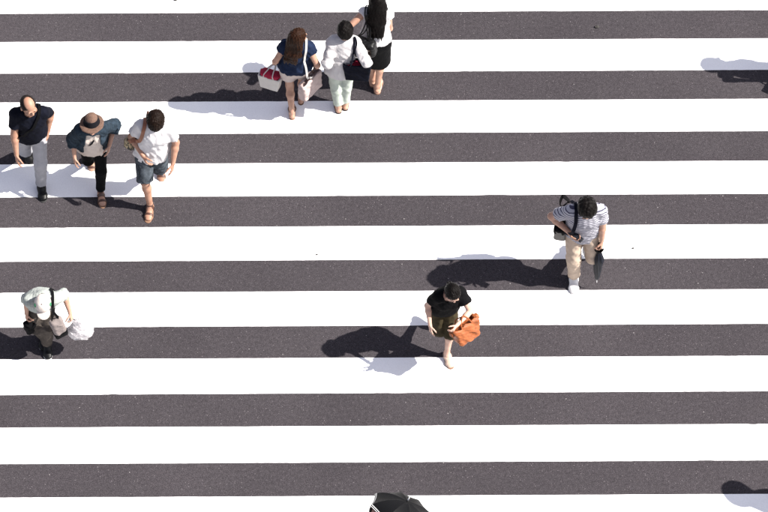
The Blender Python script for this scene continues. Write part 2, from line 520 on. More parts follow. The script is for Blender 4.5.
def tube(name, pts, rad, origin, seg=8):
    pts = np.asarray(pts, float); n = len(pts)
    rad = np.full(n, rad) if np.isscalar(rad) else np.asarray(rad)
    vs = []; fs = []
    ref = V(0.3, 0.2, 0.93)
    for i in range(n):
        t = nrm(pts[min(n - 1, i + 1)] - pts[max(0, i - 1)])
        a = np.cross(t, ref)
        if np.linalg.norm(a) < 0.1: a = np.cross(t, V(1, 0, 0))
        a = nrm(a); b = np.cross(t, a)
        for k in range(seg):
            th = 2 * math.pi * k / seg
            vs.append(pts[i] + rad[i] * (math.cos(th) * a + math.sin(th) * b) - origin)
    for i in range(n - 1):
        for k in range(seg):
            a_ = i * seg + k; b_ = i * seg + (k + 1) % seg
            fs.append((a_, b_, b_ + seg, a_ + seg))
    fs += [tuple(range(seg))[::-1], tuple((n - 1) * seg + k for k in range(seg))]
    me = bpy.data.meshes.new(name); me.from_pydata([tuple(v) for v in vs], [], fs); me.update()
    for p in me.polygons: p.use_smooth = True
    return me

def drape(pts, sdf, off=0.007, n=10):
    """lay a path onto a surface; returns points and their surface normals"""
    P = catmull(pts, n)
    for _ in range(8):
        d = sdf.at(P); g = sdf.grad(P)
        mv = np.where(d < off + 0.03, off - d, 0.0)
        mv = np.where(d < off, off - d, np.where(d < off + 0.03, (off - d), 0))
        P = P + g * mv[:, None] * 0.7
    for _ in range(2):
        Q = P.copy(); Q[1:-1] = 0.5 * P[1:-1] + 0.25 * (P[:-2] + P[2:]); P = Q
    d = sdf.at(P); g = sdf.grad(P)
    P = P + g * np.where(d < off, off - d, 0)[:, None]
    return P, g

# ------------------------------------------------------------------ people
def ik(a, b, l1, l2, pole):
    """middle joint of a two-bone limb from a to b, bent towards pole; also returns the reached end"""
    d = b - a; L = np.linalg.norm(d); dn = d / L
    L = min(L, (l1 + l2) * 0.992); L = max(L, abs(l1 - l2) * 1.05)
    b = a + dn * L
    x = (l1 * l1 - l2 * l2 + L * L) / (2 * L)
    h = math.sqrt(max(0, l1 * l1 - x * x))
    p = pole - dn * (pole @ dn); p = nrm(p)
    return a + dn * x + p * h, b

class Person:
    def __init__(s, h, heading, feet, head, wrists, label, skin, female=False, head_pitch=25, head_yaw=0,
                 weight=0.5, twist=0, hands=None, group=None, vox=0.0065, elbow=None, build=1.0, hip_shift=(0, 0), toe=None):
        s.h = h; s.k = k = h / 1.70; s.female = female; s.vox = vox; s.build = build
        a = math.radians(heading)
        s.fwd = V(math.sin(a), -math.cos(a), 0); s.right = V(s.fwd[1], -s.fwd[0], 0)
        s.foot = {}
        for sd in 'LR':
            px, py, pitch = feet[sd][:3]
            th = math.radians(pitch)
            z = 0.082 * k * math.cos(th) + 0.125 * k * math.sin(th)
            if len(feet[sd]) > 3: z = feet[sd][3]
            A = at(px, py, z)
            to = (4 if toe is None else toe)
            f = rot(s.fwd, UP, math.radians(to if sd == 'L' else -to))
            fd = math.cos(th) * f - math.sin(th) * UP
            fu = math.cos(th) * UP + math.sin(th) * f
            s.foot[sd] = (A, fd, fu, np.cross(fd, fu))
        AL, AR = s.foot['L'][0], s.foot['R'][0]
        lg1, lg2 = 0.425 * k, 0.405 * k
        P = AL * weight + AR * (1 - weight)
        P = P + s.fwd * hip_shift[0] + s.right * hip_shift[1]
        hz = []
        for sd in 'LR':
            A = s.foot[sd][0]
            hip = P + s.right * (0.088 * k if sd == 'R' else -0.088 * k)
            dd = np.hypot(*(A - hip)[:2])
            hz.append(A[2] + math.sqrt(max(0.1, (0.985 * (lg1 + lg2)) ** 2 - dd * dd)))
        P[2] = min(hz)
        s.P = P
        s.hip = {sd: P + s.right * (0.088 * k * (1 if sd == 'R' else -1)) for sd in 'LR'}
        s.knee = {}; s.ank = {}
        for sd in 'LR':
            s.knee[sd], _ = ik(s.hip[sd], s.foot[sd][0], lg1, lg2, s.fwd + 0.1 * s.right * (1 if sd == 'R' else -1))
            s.ank[sd] = s.foot[sd][0]
        # spine: lean solved so that the head is where the photo has it
        lean = np.zeros(2); tgt = np.array(head, float)
        hp = math.radians(head_pitch)
        def spine(l):
            up = rot(rot(UP, s.right, -l[0]), s.fwd, l[1])   # forward lean, side lean to the right
            N_ = P + up * 0.51 * k
            nd = rot(up, s.right, -hp * 0.45)
            return up, N_, N_ + nd * 0.150 * k
        for _ in range(25):
            up, N_, H = spine(lean); e = tgt - pix(H)
            J = np.zeros((2, 2))
            for i in range(2):
                l2 = lean.copy(); l2[i] += 1e-3; J[:, i] = (pix(spine(l2)[2]) - pix(H)) / 1e-3
            lean = np.clip(lean + np.clip(np.linalg.solve(J, e), -0.15, 0.15), -0.9, 0.9)
        up, N_, H = spine(lean)
        s.lean = lean; s.up = up; s.N = N_; s.H = H
        print('person', label[:28], 'lean fwd/side deg', np.degrees(lean).round(1), 'hip z', round(P[2], 2), 'head z', round(H[2], 2))
        s.tr = nrm(s.right - up * (s.right @ up)); s.tf = np.cross(up, s.tr)      # torso right / front
        tw = math.radians(twist)
        s.sr = rot(s.tr, up, tw)
        sw = (0.138 if female else 0.157) * k
        s.sh = {'R': N_ - up * 0.045 * k + s.sr * sw, 'L': N_ - up * 0.045 * k - s.sr * sw}
        hy = math.radians(head_yaw)
        hu = rot(up, s.right, 0); hf = s.tf
        # head frame: starts upright, then yaw and pitch
        hf0 = rot(s.fwd, UP, hy); hr0 = np.cross(hf0, UP)
        s.hf = rot(hf0, hr0, -hp); s.hu = rot(UP, hr0, -hp); s.hr = hr0
        # roll the head a little with the side lean
        s.el = {}; s.wr = {}; s.hand = {}
        hands = hands or {}
        for sd in 'LR':
            px, py, z = wrists[sd]
            tg = at(px, py, z)
            sg = 1 if sd == 'R' else -1
            pole = -0.8 * s.fwd + 0.45 * s.right * sg - 0.3 * UP
            if elbow and sd in elbow:
                q = elbow[sd]; pole = q[0] * s.fwd + q[1] * s.right * sg + q[2] * UP
            s.el[sd], s.wr[sd] = ik(s.sh[sd], tg, 0.285 * k, 0.25 * k, pole)
            fd = nrm(s.wr[sd] - s.el[sd])
            hh = hands.get(sd, {})
            hd = nrm(fd + np.asarray(hh.get('bend', 0.15 * s.fwd - 0.15 * UP)))
            pn = np.asarray(hh['palm']) if 'palm' in hh else (-s.right * sg * 0.9 - 0.35 * s.fwd)
            pn = nrm(pn - hd * (pn @ hd))
            s.hand[sd] = dict(d=hd, n=pn, curl=hh.get('curl', 0.45), t=np.cross(hd, pn) * (1 if sd == 'R' else -1))
            s.hand[sd]['grip'] = s.wr[sd] + hd * 0.085 * k + pn * 0.028 * k
        s.base = V((AL[0] + AR[0]) / 2, (AL[1] + AR[1]) / 2, 0)
        s.e = thing('person', label, 'person', tuple(s.base), group)
        s.skin = skin
        s.make_body()
    # torso point: x to the right, y to the front, u up from the hips
    def T(s, x, y, u): return s.P + s.k * (s.tr * x + s.tf * y + s.up * u)
    def Hd(s, x, y, z): return s.H + s.k * 1.05 * (s.hr * x + s.hf * y + s.hu * z)
    def part(s, name, sdf, mat, vox=None, noise=None, smooth=1, parent=None):
        me = sdf.mesh(name, vox or s.vox, noise, smooth, s.base)
        return link(name, me, mat, parent or s.e)
    def raw(s, name, me, mat, parent=None):
        return link(name, me, mat, parent or s.e)

    def torso_prims(s, g, ex=0.0, top=True, k=0.05):
        kk = s.k; b = s.build
        if s.female:
            rows = [(-0.02, .168, .112), (.08, .160, .108), (.20, .122, .090), (.34, .142, .104), (.44, .128, .082)]
        else:
            rows = [(-0.02, .160, .110), (.08, .155, .110), (.20, .142, .104), (.34, .164, .116), (.44, .145, .086)]
        for i in range(len(rows) - 1):
            u0_, a0, b0 = rows[i]; u1, a1, b1 = rows[i + 1]
            g.ecap(s.T(0, 0, u0_), s.T(0, 0, u1), s.tr, (a0 * kk * b + ex, b0 * kk * b + ex), (a1 * kk * b + ex, b1 * kk * b + ex), k)
        for sd in 'LR':
            g.cap(s.T(0, -0.01, .475), s.sh[sd], .050 * kk + ex * .8, .049 * kk + ex * .6, k)
        if s.female:
            for x in (-.06, .06): g.ell(s.T(x, .075, .33), [s.tr, s.tf, s.up], np.array([.058, .052, .055]) * kk + ex, 0.04)
    def make_body(s):
        kk = s.k; g = SDF(); s.torso_prims(g)
        # neck and head
        g.cap(s.T(0, -0.01, .47), s.Hd(0, -.02, -.05), .060 * kk * (0.88 if s.female else 1), .054 * kk * (0.88 if s.female else 1), 0.03)
        Rh = [s.hr, s.hf, s.hu]
        q = kk * 1.05
        g.ell(s.Hd(0, -.008, .028), Rh, np.array([.076, .095, .088]) * q, 0.02)
        g.ell(s.Hd(0, .022, -.045), Rh, np.array([.060, .066, .068]) * q, 0.03)
        g.ell(s.Hd(0, .062, -.085), Rh, np.array([.026, .022, .020]) * q, 0.02)
        g.cap(s.Hd(0, .088, .012), s.Hd(0, .104, -.022), .008 * q, .013 * q, 0.012)
        for x in (-1, 1):
            g.ell(s.Hd(.012 * x, .094, -.026), Rh, np.array([.009, .011, .008]) * q, 0.008)
            g.ell(s.Hd(.031 * x, .090, .022), Rh, np.array([.024, .010, .008]) * q, 0.015)
            g.ell(s.Hd(.079 * x, -.006, -.012), Rh, np.array([.010, .019, .031]) * q, 0.006)
            g.ell(s.Hd(.046 * x, .062, -.025), Rh, np.array([.022, .022, .020]) * q, 0.025)
        for x in (-1, 1):
            g.ell(s.Hd(.031 * x, .098, .003), Rh, np.array([.017, .012, .010]) * q, op='s')
        # arms and hands
        for sd in 'LR':
            sg = 1 if sd == 'R' else -1
            S_, E_, W_ = s.sh[sd], s.el[sd], s.wr[sd]
            f = 0.88 if s.female else 1.0
            g.cap(S_, E_, .054 * kk * f, .041 * kk * f, 0.03)
            m = E_ * 0.72 + W_ * 0.28
            g.cap(E_, m, .040 * kk * f, .041 * kk * f, 0.02)
            g.cap(m, W_, .041 * kk * f, .026 * kk * f, 0.02)
            hd = s.hand[sd]; d, n, t, cu = hd['d'], hd['n'], hd['t'], hd['curl']
            # t points to the thumb side
            sz = kk * (0.94 if s.female else 1.0)
            pal = W_ + d * .088 * sz
            g.ecap(W_ + d * .012 * sz, pal, t, (.028 * sz, .017 * sz), (.040 * sz, .013 * sz), 0.02)
            for i, ln in enumerate((.074, .083, .077, .060)):
                o = (0.030 - 0.0205 * i) * sz
                p = W_ + d * (.090 - .004 * abs(i - 1)) * sz + t * o
                dirn = nrm(d + t * (0.06 - 0.04 * i)); ang = cu * (0.8 + 0.12 * i)
                r_ = (.0086, .0088, .0085, .0074)[i] * sz
                for j, fr in enumerate((.45, .31, .24)):
                    dirn = rot(dirn, np.cross(dirn, n), ang * (0.7 if j == 0 else 0.9))
                    p2 = p + dirn * ln * fr * sz
                    g.cap(p, p2, r_, r_ * 0.92, 0.006); p = p2; r_ *= 0.92
            p = W_ + d * .028 * sz + t * .024 * sz + n * .004
            dirn = nrm(d * 0.75 + t * 0.6 + n * (0.25 + 0.4 * min(1, cu)))
            r_ = .0125 * sz
            for j, ln in enumerate((.042, .032, .026)):
                p2 = p + dirn * ln * sz; g.cap(p, p2, r_, r_ * .86, 0.008); p = p2; r_ *= .86
                dirn = nrm(dirn + d * 0.25 + n * 0.3 * min(1.2, cu) - t * 0.25 * min(1.2, cu))
        # legs
        f = 0.96 if s.female else 1.0
        for sd in 'LR':
            Hh, K, A = s.hip[sd], s.knee[sd], s.ank[sd]
            g.cap(Hh, K, .080 * kk * f, .051 * kk * f, 0.04)
            back = nrm(np.cross(np.cross(K - A, s.fwd), K - A))
            mc = K * 0.70 + A * 0.30 - back * .016 * kk
            g.cap(K, mc, .048 * kk * f, .052 * kk * f, 0.03)
            g.cap(mc, A, .050 * kk * f, .033 * kk * f, 0.03)
            s.foot_prims(g, sd, 0.0)
        s.body_sdf = g
        s.part('body', g, s.skin, noise=None, smooth=1)
    def foot_prims(s, g, sd, ex, clips=(), k=0.02, full=True):
        A, fd, fu, fs = s.foot[sd]; kk = s.k
        P_ = lambda x, y, z: A + kk * (fs * x + fd * y + fu * z)
        bot = (P_(0, 0, -.080) - fu * ex, -fu)
        cl = [bot] + list(clips)
        g.cap(P_(0, -.03, -.046), P_(0, .02, -.035), .036 * kk + ex, .036 * kk + ex, k, clips=cl)
        g.cap(P_(0, -.005, .01), P_(0, .02, -.03), .036 * kk + ex, .038 * kk + ex, k, clips=cl)
        g.ecap(P_(0, .02, -.040), P_(0, .115, -.060), fs, (.034 * kk + ex, .036 * kk + ex), (.043 * kk + ex, .024 * kk + ex), k, clips=cl)
        g.ecap(P_(0, .115, -.060), P_(-.004, .158, -.064), fs, (.043 * kk + ex, .023 * kk + ex), (.034 * kk + ex, .016 * kk + ex), k, clips=cl)
    def shoes(s, mat, solemat, name='shoe', low=False):
        for sd in 'LR':
            A, fd, fu, fs = s.foot[sd]
            cl = [(A + s.k * (fd * .03 - fu * .034), nrm(fu - 0.25 * fd))] if low else []
            g = SDF(); s.foot_prims(g, sd, 0.006 if low else 0.009, clips=cl, k=0.025)
            o = s.part(name, g, mat, vox=0.006, noise=folds(31, .0015, 14))
            g2 = SDF(); P_ = lambda x, y, z: A + s.k * (fs * x + fd * y + fu * z)
            cl = [(P_(0, 0, -.072), fu), (P_(0, 0, -.092), -fu)]
            g2.ecap(P_(0, -.03, -.08), P_(0, .11, -.08), fs, (.042 * s.k, .042 * s.k), (.054 * s.k, .05 * s.k), 0.02, clips=cl)
            g2.ecap(P_(0, .11, -.08), P_(0, .155, -.08), fs, (.054 * s.k, .05 * s.k), (.044 * s.k, .045 * s.k), 0.02, clips=cl)
            s.part('sole', g2, solemat, vox=0.006, parent=o)
    def sandals(s, mat, solemat, bands=(0.03, 0.105), ankle=True, heel=0.0):
        for sd in 'LR':
            A, fd, fu, fs = s.foot[sd]; kk = s.k
            P_ = lambda x, y, z: A + kk * (fs * x + fd * y + fu * z)
            g2 = SDF(); cl = [(P_(0, 0, -.074), fu), (P_(0, 0, -.090), -fu)]
            g2.ecap(P_(0, -.035, -.08), P_(0, .11, -.08), fs, (.038 * kk, .038 * kk), (.050 * kk, .046 * kk), 0.02, clips=cl)
            g2.ecap(P_(0, .11, -.08), P_(0, .160, -.08), fs, (.050 * kk, .046 * kk), (.040 * kk, .040 * kk), 0.02, clips=cl)
            o = s.part('sandal', g2, solemat, vox=0.006)
            for yb in bands:
                g = SDF(); s.foot_prims(g, sd, 0.005, clips=[(P_(0, yb + .012, 0), fd), (P_(0, yb - .012, 0), -fd)], k=0.02)
                s.part('strap', g, mat, vox=0.005, smooth=0, parent=o)
            if ankle:
                sn = nrm(s.knee[sd] - s.ank[sd])
                g = SDF(); g.cap(A - sn * .03, A + sn * .06, .043 * kk, .041 * kk, 0, clips=[(A + sn * .030, sn), (A + sn * .010, -sn)])
                s.part('ankle_strap', g, mat, vox=0.005, smooth=0, parent=o)
            if heel:
                g = SDF(); g.cap(P_(0, -.05, -.075), P_(0, -.055, -.082) - UP * 0.0, .02 * kk, .018 * kk, 0.01)
                s.part('heel', g, mat, vox=0.006, parent=o)

    # ---- clothing
    def top(s, name, mat, sleeve=0.55, hem=0.06, loose=0.014, flare=0.012, seed=1, amp=0.006, freq=8, long=None,
            vneck=0.0, neck=1.0, front_open=None, sleeve_r=1.0, hem_tilt=0.0, shoulders=True, extra=None):
        kk = s.k; g = SDF(); b = s.build
        s.torso_prims(g, loose)
        hx, hy = ((.168, .116) if s.female else (.162, .114))
        hemp = s.T(0, 0, -hem)
        hn = nrm(-s.up + s.tf * hem_tilt)
        g.ecap(s.T(0, 0, .20), s.T(0, 0, -hem - .10), s.tr, (.138 * kk * b + loose, .104 * kk * b + loose),
               (hx * kk * b + loose + flare * 1.5, hy * kk * b + loose + flare * 1.5), 0.05)
        if sleeve > 0:
            for sd in 'LR':
                S_, E_, W_ = s.sh[sd], s.el[sd], s.wr[sd]
                if sleeve <= 1.0:
                    d = nrm(E_ - S_); end = S_ + (E_ - S_) * sleeve
                    g.cap(S_, S_ + (E_ - S_) * (sleeve + 0.25), .050 * kk + loose * .7, (.052 * kk + loose) * sleeve_r, 0.03, clips=[(end, d)])
                else:
                    g.cap(S_, E_, .050 * kk + loose * .7, (.042 * kk + loose * .7) * sleeve_r, 0.03)
                    d = nrm(W_ - E_); end = E_ + (W_ - E_) * (sleeve - 1.0)
                    g.cap(E_, W_, (.042 * kk + loose * .7) * sleeve_r, (.032 * kk + loose * .7) * sleeve_r, 0.03, clips=[(end, d)])
        if extra: extra(g)
        # hem
        cut = (hemp, hn)
        def hemf(x, y, z):
            v = (x - hemp[0]) * hn[0] + (y - hemp[1]) * hn[1] + (z - hemp[2]) * hn[2]
            # only in front of the hips and legs, never across a hanging arm's sleeve
            u = (x - s.P[0]) * s.tr[0] + (y - s.P[1]) * s.tr[1] + (z - s.P[2]) * s.tr[2]
            return np.where(np.abs(u) < 0.5, v, -1)
        g.add(hemf, hemp - 2, hemp + 2, 0, 'i')
        # neckline
        g.ell(s.T(0, .02 + vneck * .3, .53), [s.tr, s.tf, s.up], np.array([.066 * neck, .066 * neck + vneck * .5, .052 + vneck]) * kk, op='s')
        if front_open is not None:
            wd, u0_, u1 = front_open
            g.box(s.T(0, .20, (u0_ + u1) / 2), [s.tr, s.tf, s.up], (wd * kk, .20 * kk, abs(u1 - u0_) / 2 * kk), 0.02, op='s', taper=-0.25)
        o = s.part(name, g, mat, noise=folds(seed, amp, freq))
        s.cloth = g
        return o
    def collar(s, mat, parent, r=0.062, spread=0.03, h=0.03):
        kk = s.k; pts = []; nr = []
        n = 22
        for i in range(n + 1):
            a = math.radians(25 + 310 * i / n)
            x = math.sin(a) * (r + .004); y = math.cos(a) * (r + 0.006)
            u = .515 - .040 * max(0, math.cos(a)) + .012 * max(0, -math.cos(a))
            pts.append(s.T(x, y + .005, u)); nr.append(nrm(s.tr * x + s.tf * y + s.up * .045))
        pts = np.array(pts)
        return s.raw('collar', ribbon('collar', pts, np.array(nr), 0.042 * kk, 0.006, s.base), mat, parent)
    def trousers(s, name, mat, end=1.95, loose=0.012, seed=5, amp=0.006, widen=1.0, waist=0.10, freq=9, thigh=0.0, join=0.04):
        kk = s.k; g = SDF(); b = s.build
        hx, hy = ((.168, .114) if s.female else (.160, .112))
        wt = s.T(0, 0, waist)
        g.ecap(s.T(0, 0, waist + .06), s.T(0, 0, -.02), s.tr, (.150 * kk * b + loose, .106 * kk * b + loose), (hx * kk * b + loose, hy * kk * b + loose), 0.04, clips=[(wt, s.up)])
        for sd in 'LR':
            Hh, K, A = s.hip[sd], s.knee[sd], s.ank[sd]
            if end <= 1.0:
                d = nrm(K - Hh); e = Hh + (K - Hh) * end
                g.cap(Hh, K + d * .05, .086 * kk + loose, (.062 * kk + loose) * widen + thigh, 0.04, clips=[(e, d)])
            else:
                g.cap(Hh, K, .086 * kk + loose, (.058 * kk + loose) * widen, join)
                d = nrm(A - K); e = K + (A - K) * (end - 1.0)
                back = nrm(np.cross(np.cross(K - A, s.fwd), K - A)); mc = K * 0.70 + A * 0.30 - back * .016 * kk
                g.cap(K, mc, .050 * kk + loose * .6, .054 * kk + loose * .6, min(join, .04), clips=[(e, d)])
                g.cap(K, A + d * .03, (.058 * kk + loose) * widen, (.046 * kk + loose) * widen, 0.03, clips=[(e, d)])
        o = s.part(name, g, mat, noise=folds(seed, amp, freq, 0.35))
        s.legs_sdf = g
        return o
    def skirt(s, mat, length=0.46, rx=.178, ry=.135, seed=6, waist=0.12, amp=0.006):
        kk = s.k; g = SDF()
        wt = s.T(0, 0, waist); e = s.P - UP * length * kk
        mid = (s.knee['L'] + s.knee['R']) / 2
        dn = nrm(mid - s.P); end = s.P + dn * length * kk
        g.ecap(s.T(0, 0, waist + .05), s.P, s.right, (.135 * kk, .105 * kk), (.180 * kk, .128 * kk), 0.05, clips=[(wt, s.up)])
        g.ecap(s.P, end + dn * .1, s.right, (.180 * kk, .128 * kk), (rx * kk, ry * kk), 0.05, clips=[(end, dn)])
        for sd in 'LR': g.cap(s.hip[sd], s.knee[sd], .095 * kk, .085 * kk, 0.06, clips=[(end, dn)])
        s.legs_sdf = g
        return s.part('skirt', g, mat, noise=folds(seed, amp, 7, 0.9))
    def belt(s, mat, u=0.085, buckle=None):
        pts = [s.T(.3 * math.sin(a), .3 * math.cos(a), u) for a in np.linspace(0, 2 * math.pi, 17)]
        g = s.legs_sdf
        P_ = np.array(pts); c = s.T(0, 0, u)
        out = []
        for p in P_:                      # walk inwards to the trousers
            q = p.copy()
            for _ in range(40):
                d = g.at(q[None])[0]
                if d < 0.010: break
                q = q + nrm(c - q) * min(0.01, d)
            out.append(q)
        out = catmull(out, 4); nr = np.array([nrm(p - c) for p in out])
        o = s.raw('belt', ribbon('belt', out, nr, 0.035, 0.008, s.base), mat)
        if buckle:
            g2 = SDF(); g2.box(out[0] + nr[0] * .006, [s.tr, nrm(np.cross(s.up, s.tr)), s.up], (.024, .006, .02), 0.004)
            s.part('buckle', g2, buckle, vox=0.004, parent=o)
    def hair(s, mat, style='short', vol=0.014, seed=3, hairline=0.0, bald=False, amp=0.0035, fall=(0, .45, .22), wide=1.0):
        g = SDF(); q = s.k * 1.05; Rh = [s.hr, s.hf, s.hu]
        g.ell(s.Hd(0, -.012, .030), Rh, (np.array([.077, .096, .090]) + vol) * q, 0.02)
        g.ell(s.Hd(0, -.045, -.020), Rh, (np.array([.064, .058, .060]) + vol * .8) * q, 0.03)
        pn = nrm(0.80 * s.hf - 0.60 * s.hu); p0 = s.Hd(0, .066 + hairline, .052)
        big = 2.0
        if style in ('short', 'bob', 'bun'):
            if style != 'bob':
                c0 = s.Hd(0, 0, -.082); n0 = nrm(-s.hu - 0.15 * s.hf)
                g.add(lambda x, y, z: (x - c0[0]) * n0[0] + (y - c0[1]) * n0[1] + (z - c0[2]) * n0[2], c0 - big, c0 + big, 0, 'i')
        g.add(lambda x, y, z: (x - p0[0]) * pn[0] + (y - p0[1]) * pn[1] + (z - p0[2]) * pn[2], p0 - big, p0 + big, 0, 'i')
        if style == 'fringe':
            g.ell(s.Hd(0, .050, .052), Rh, np.array([.072, .062, .050]) * q, 0.02)
            c0 = s.Hd(0, 0, -.078); n0 = nrm(-s.hu - 0.15 * s.hf)
            g.add(lambda x, y, z: (x - c0[0]) * n0[0] + (y - c0[1]) * n0[1] + (z - c0[2]) * n0[2], c0 - big, c0 + big, 0, 'i')
            for x in (-1, 1):
                g.ell(s.Hd(.080 * x, .005, -.022), Rh, np.array([.014, .026, .036]) * q, op='s')
        if style == 'bald':
            g.ell(s.Hd(0, .050, .122), Rh, np.array([.064, .110, .085]) * q, op='s')
        if style == 'bun':
            g.ell(s.Hd(0, -.112, -.035), Rh, np.array([.034, .028, .032]) * q, 0.02)
        if style == 'long':
            dx, um, ue = fall
            b1 = s.T(dx * .6, -.100, um); b2 = s.T(dx, -.135, ue)
            g.ecap(s.Hd(0, -.055, -.03), b1, s.tr, (.088 * q * wide, .060 * q), (.094 * q * wide, .048 * q), 0.04)
            g.ecap(b1, b2, s.tr, (.094 * q * wide, .048 * q), (.074 * q * wide, .022 * q), 0.03)
            for x in (-1, 1):
                g.cap(s.Hd(.066 * x, .0, .0), s.Hd(.078 * x, -.035, -.12), .026 * q, .034 * q, 0.03)
            for x, dl in ((.05, .06), (-.03, .08), (.015, .04), (-.065, .05)):
                g.cap(s.T(dx + x * wide, -.135, ue + .05), s.T(dx + x * 1.1 * wide, -.145, ue - dl), .022 * q, .006 * q, 0.02)
        return s.part('hair', g, mat, vox=0.006, noise=strands(seed, amp), smooth=0)
    def face(s, brow, lipmat, eyemat):
        q = s.k * 1.05; Rh = [s.hr, s.hf, s.hu]
        for x in (-1, 1):
            g = SDF(); g.ell(s.Hd(.031 * x, .0865, .002), Rh, np.array([.013, .006, .0055]) * q, 0)
            s.part('eye', g, eyemat, vox=0.003)
            g = SDF(); g.cap(s.Hd(.016 * x, .0985, .022), s.Hd(.048 * x, .088, .026), .0045 * q, .0035 * q, 0)
            s.part('eyebrow', g, brow, vox=0.003)
        g = SDF(); g.ell(s.Hd(0, .086, -.056), Rh, np.array([.023, .010, .008]) * q, 0)
        s.part('lips', g, lipmat, vox=0.003)

# ------------------------------------------------------------------ palette
SK = skin_mat('skin_warm', (0.33, 0.195, 0.140))
SK_T = skin_mat('skin_tan', (0.275, 0.152, 0.104))
SK_P = skin_mat('skin_pale', (0.42, 0.275, 0.215))
H_BLK = hair_mat('hair_black', (0.0018, 0.0016, 0.0016), (0.0065, 0.0050, 0.0048))
H_DBR = hair_mat('hair_dark_brown', (0.0030, 0.0018, 0.0014), (0.013, 0.0070, 0.0048))
H_BRN = hair_mat('hair_brown', (0.0060, 0.0026, 0.0016), (0.030, 0.0125, 0.0066))
H_CROP = hair_mat('hair_cropped', (0.008, 0.006, 0.006), (0.020, 0.015, 0.014), rough=0.7)
M_EYE = plain('eye_dark', (0.01, 0.008, 0.008), 0.2)
M_LIP = plain('lips', (0.30, 0.12, 0.10), 0.4)
NAVY = fabric('navy_cotton', (0.0034, 0.0040, 0.0085), var=0.3)
NAVY2 = fabric('navy_crepe', (0.0075, 0.0135, 0.034), var=0.25)
BLACK = fabric('black_cotton', (0.0026, 0.0026, 0.0032), var=0.3)
BLACKT = fabric('black_twill', (0.0022, 0.0022, 0.0028), var=0.3)
GREYT = fabric('grey_trouser', (0.27, 0.27, 0.29), var=0.08)
WHITE = fabric('white_cotton', (0.47, 0.46, 0.47), var=0.04, bump=0.35)
WHITE2 = fabric('white_linen', (0.41, 0.395, 0.40), var=0.05, bump=0.4)
CREAM = fabric('cream_blouse', (0.42, 0.365, 0.33), var=0.06)
DENIM = fabric('denim_blue', (0.017, 0.026, 0.037), var=0.45, scale=22)
DENIMG = fabric('denim_washed', (0.042, 0.050, 0.060), var=0.65, scale=18)
PINKW = fabric('pale_pink_cotton', (0.42, 0.36, 0.335), var=0.05)
MINT = fabric('pale_mint_cotton', (0.30, 0.335, 0.30), var=0.07)
OLIVE = fabric('olive_cotton', (0.034, 0.027, 0.0145), var=0.25)
BEIGE = fabric('beige_chino', (0.36, 0.285, 0.225), var=0.1)
BROWNT = fabric('brown_grey_twill', (0.050, 0.042, 0.037), var=0.25)
STRIPE = striped('striped_jersey', (0.34, 0.335, 0.37), (0.045, 0.045, 0.075), 0.030, 0.33)
PLAID = plaid('pale_plaid', (0.27, 0.29, 0.275), (0.24, 0.26, 0.245), (0.20, 0.222, 0.21), 0.03)
STRAW = fabric('tan_straw', (0.105, 0.062, 0.046), var=0.25, scale=60, bump=0.6)
BAND = fabric('black_band', (0.006, 0.006, 0.008))
CAPC = fabric('cream_cap', (0.47, 0.42, 0.385), var=0.08)
CAPG = fabric('green_trim', (0.03, 0.15, 0.07))
LEATHER_B = plain('black_leather', (0.003, 0.003, 0.0035), 0.45, spec=0.2, bump=0.3)
LEATHER_T = plain('tan_leather', (0.19, 0.065, 0.028), 0.45, bump=0.3)
LEATHER_BR = plain('brown_leather', (0.055, 0.022, 0.014), 0.45, bump=0.3)
ORANGE = fabric('orange_leather', (0.22, 0.064, 0.021), rough=0.5, var=0.32, scale=16)
SOLE_B = plain('black_sole', (0.008, 0.008, 0.009), 0.7)
SOLE_W = plain('white_sole', (0.42, 0.42, 0.42), 0.6)
SOLE_T = plain('tan_sole', (0.16, 0.085, 0.05), 0.7)
SNEAK = fabric('white_sneaker', (0.56, 0.55, 0.55), var=0.05)
GOLD = plain('brass', (0.55, 0.36, 0.10), 0.3, metal=1.0)
STEEL = plain('steel', (0.45, 0.45, 0.46), 0.3, metal=1.0)
CANVAS = fabric('grey_canvas', (0.125, 0.120, 0.112), var=0.15)
CANVASW = fabric('white_canvas', (0.44, 0.42, 0.40), var=0.05)
PAPER = fabric('pale_pink_paper', (0.34, 0.27, 0.26), var=0.06, bump=0.1)
REDC = fabric('crimson_cloth', (0.24, 0.008, 0.030), var=0.25)
TAUPE = fabric('taupe_cloth', (0.16, 0.135, 0.130), var=0.12)
CAMO = camouflage('camouflage_canvas', (0.22, 0.17, 0.10), (0.012, 0.012, 0.010), (0.30, 0.24, 0.15))
NYLON = plain('navy_nylon', (0.004, 0.0055, 0.011), 0.5, spec=0.15, bump=0.2)
NYLONB = plain('black_nylon', (0.0035, 0.0035, 0.004), 0.55, spec=0.12, bump=0.15)
WHITETRIM = plain('white_trim', (0.5, 0.5, 0.5), 0.6)
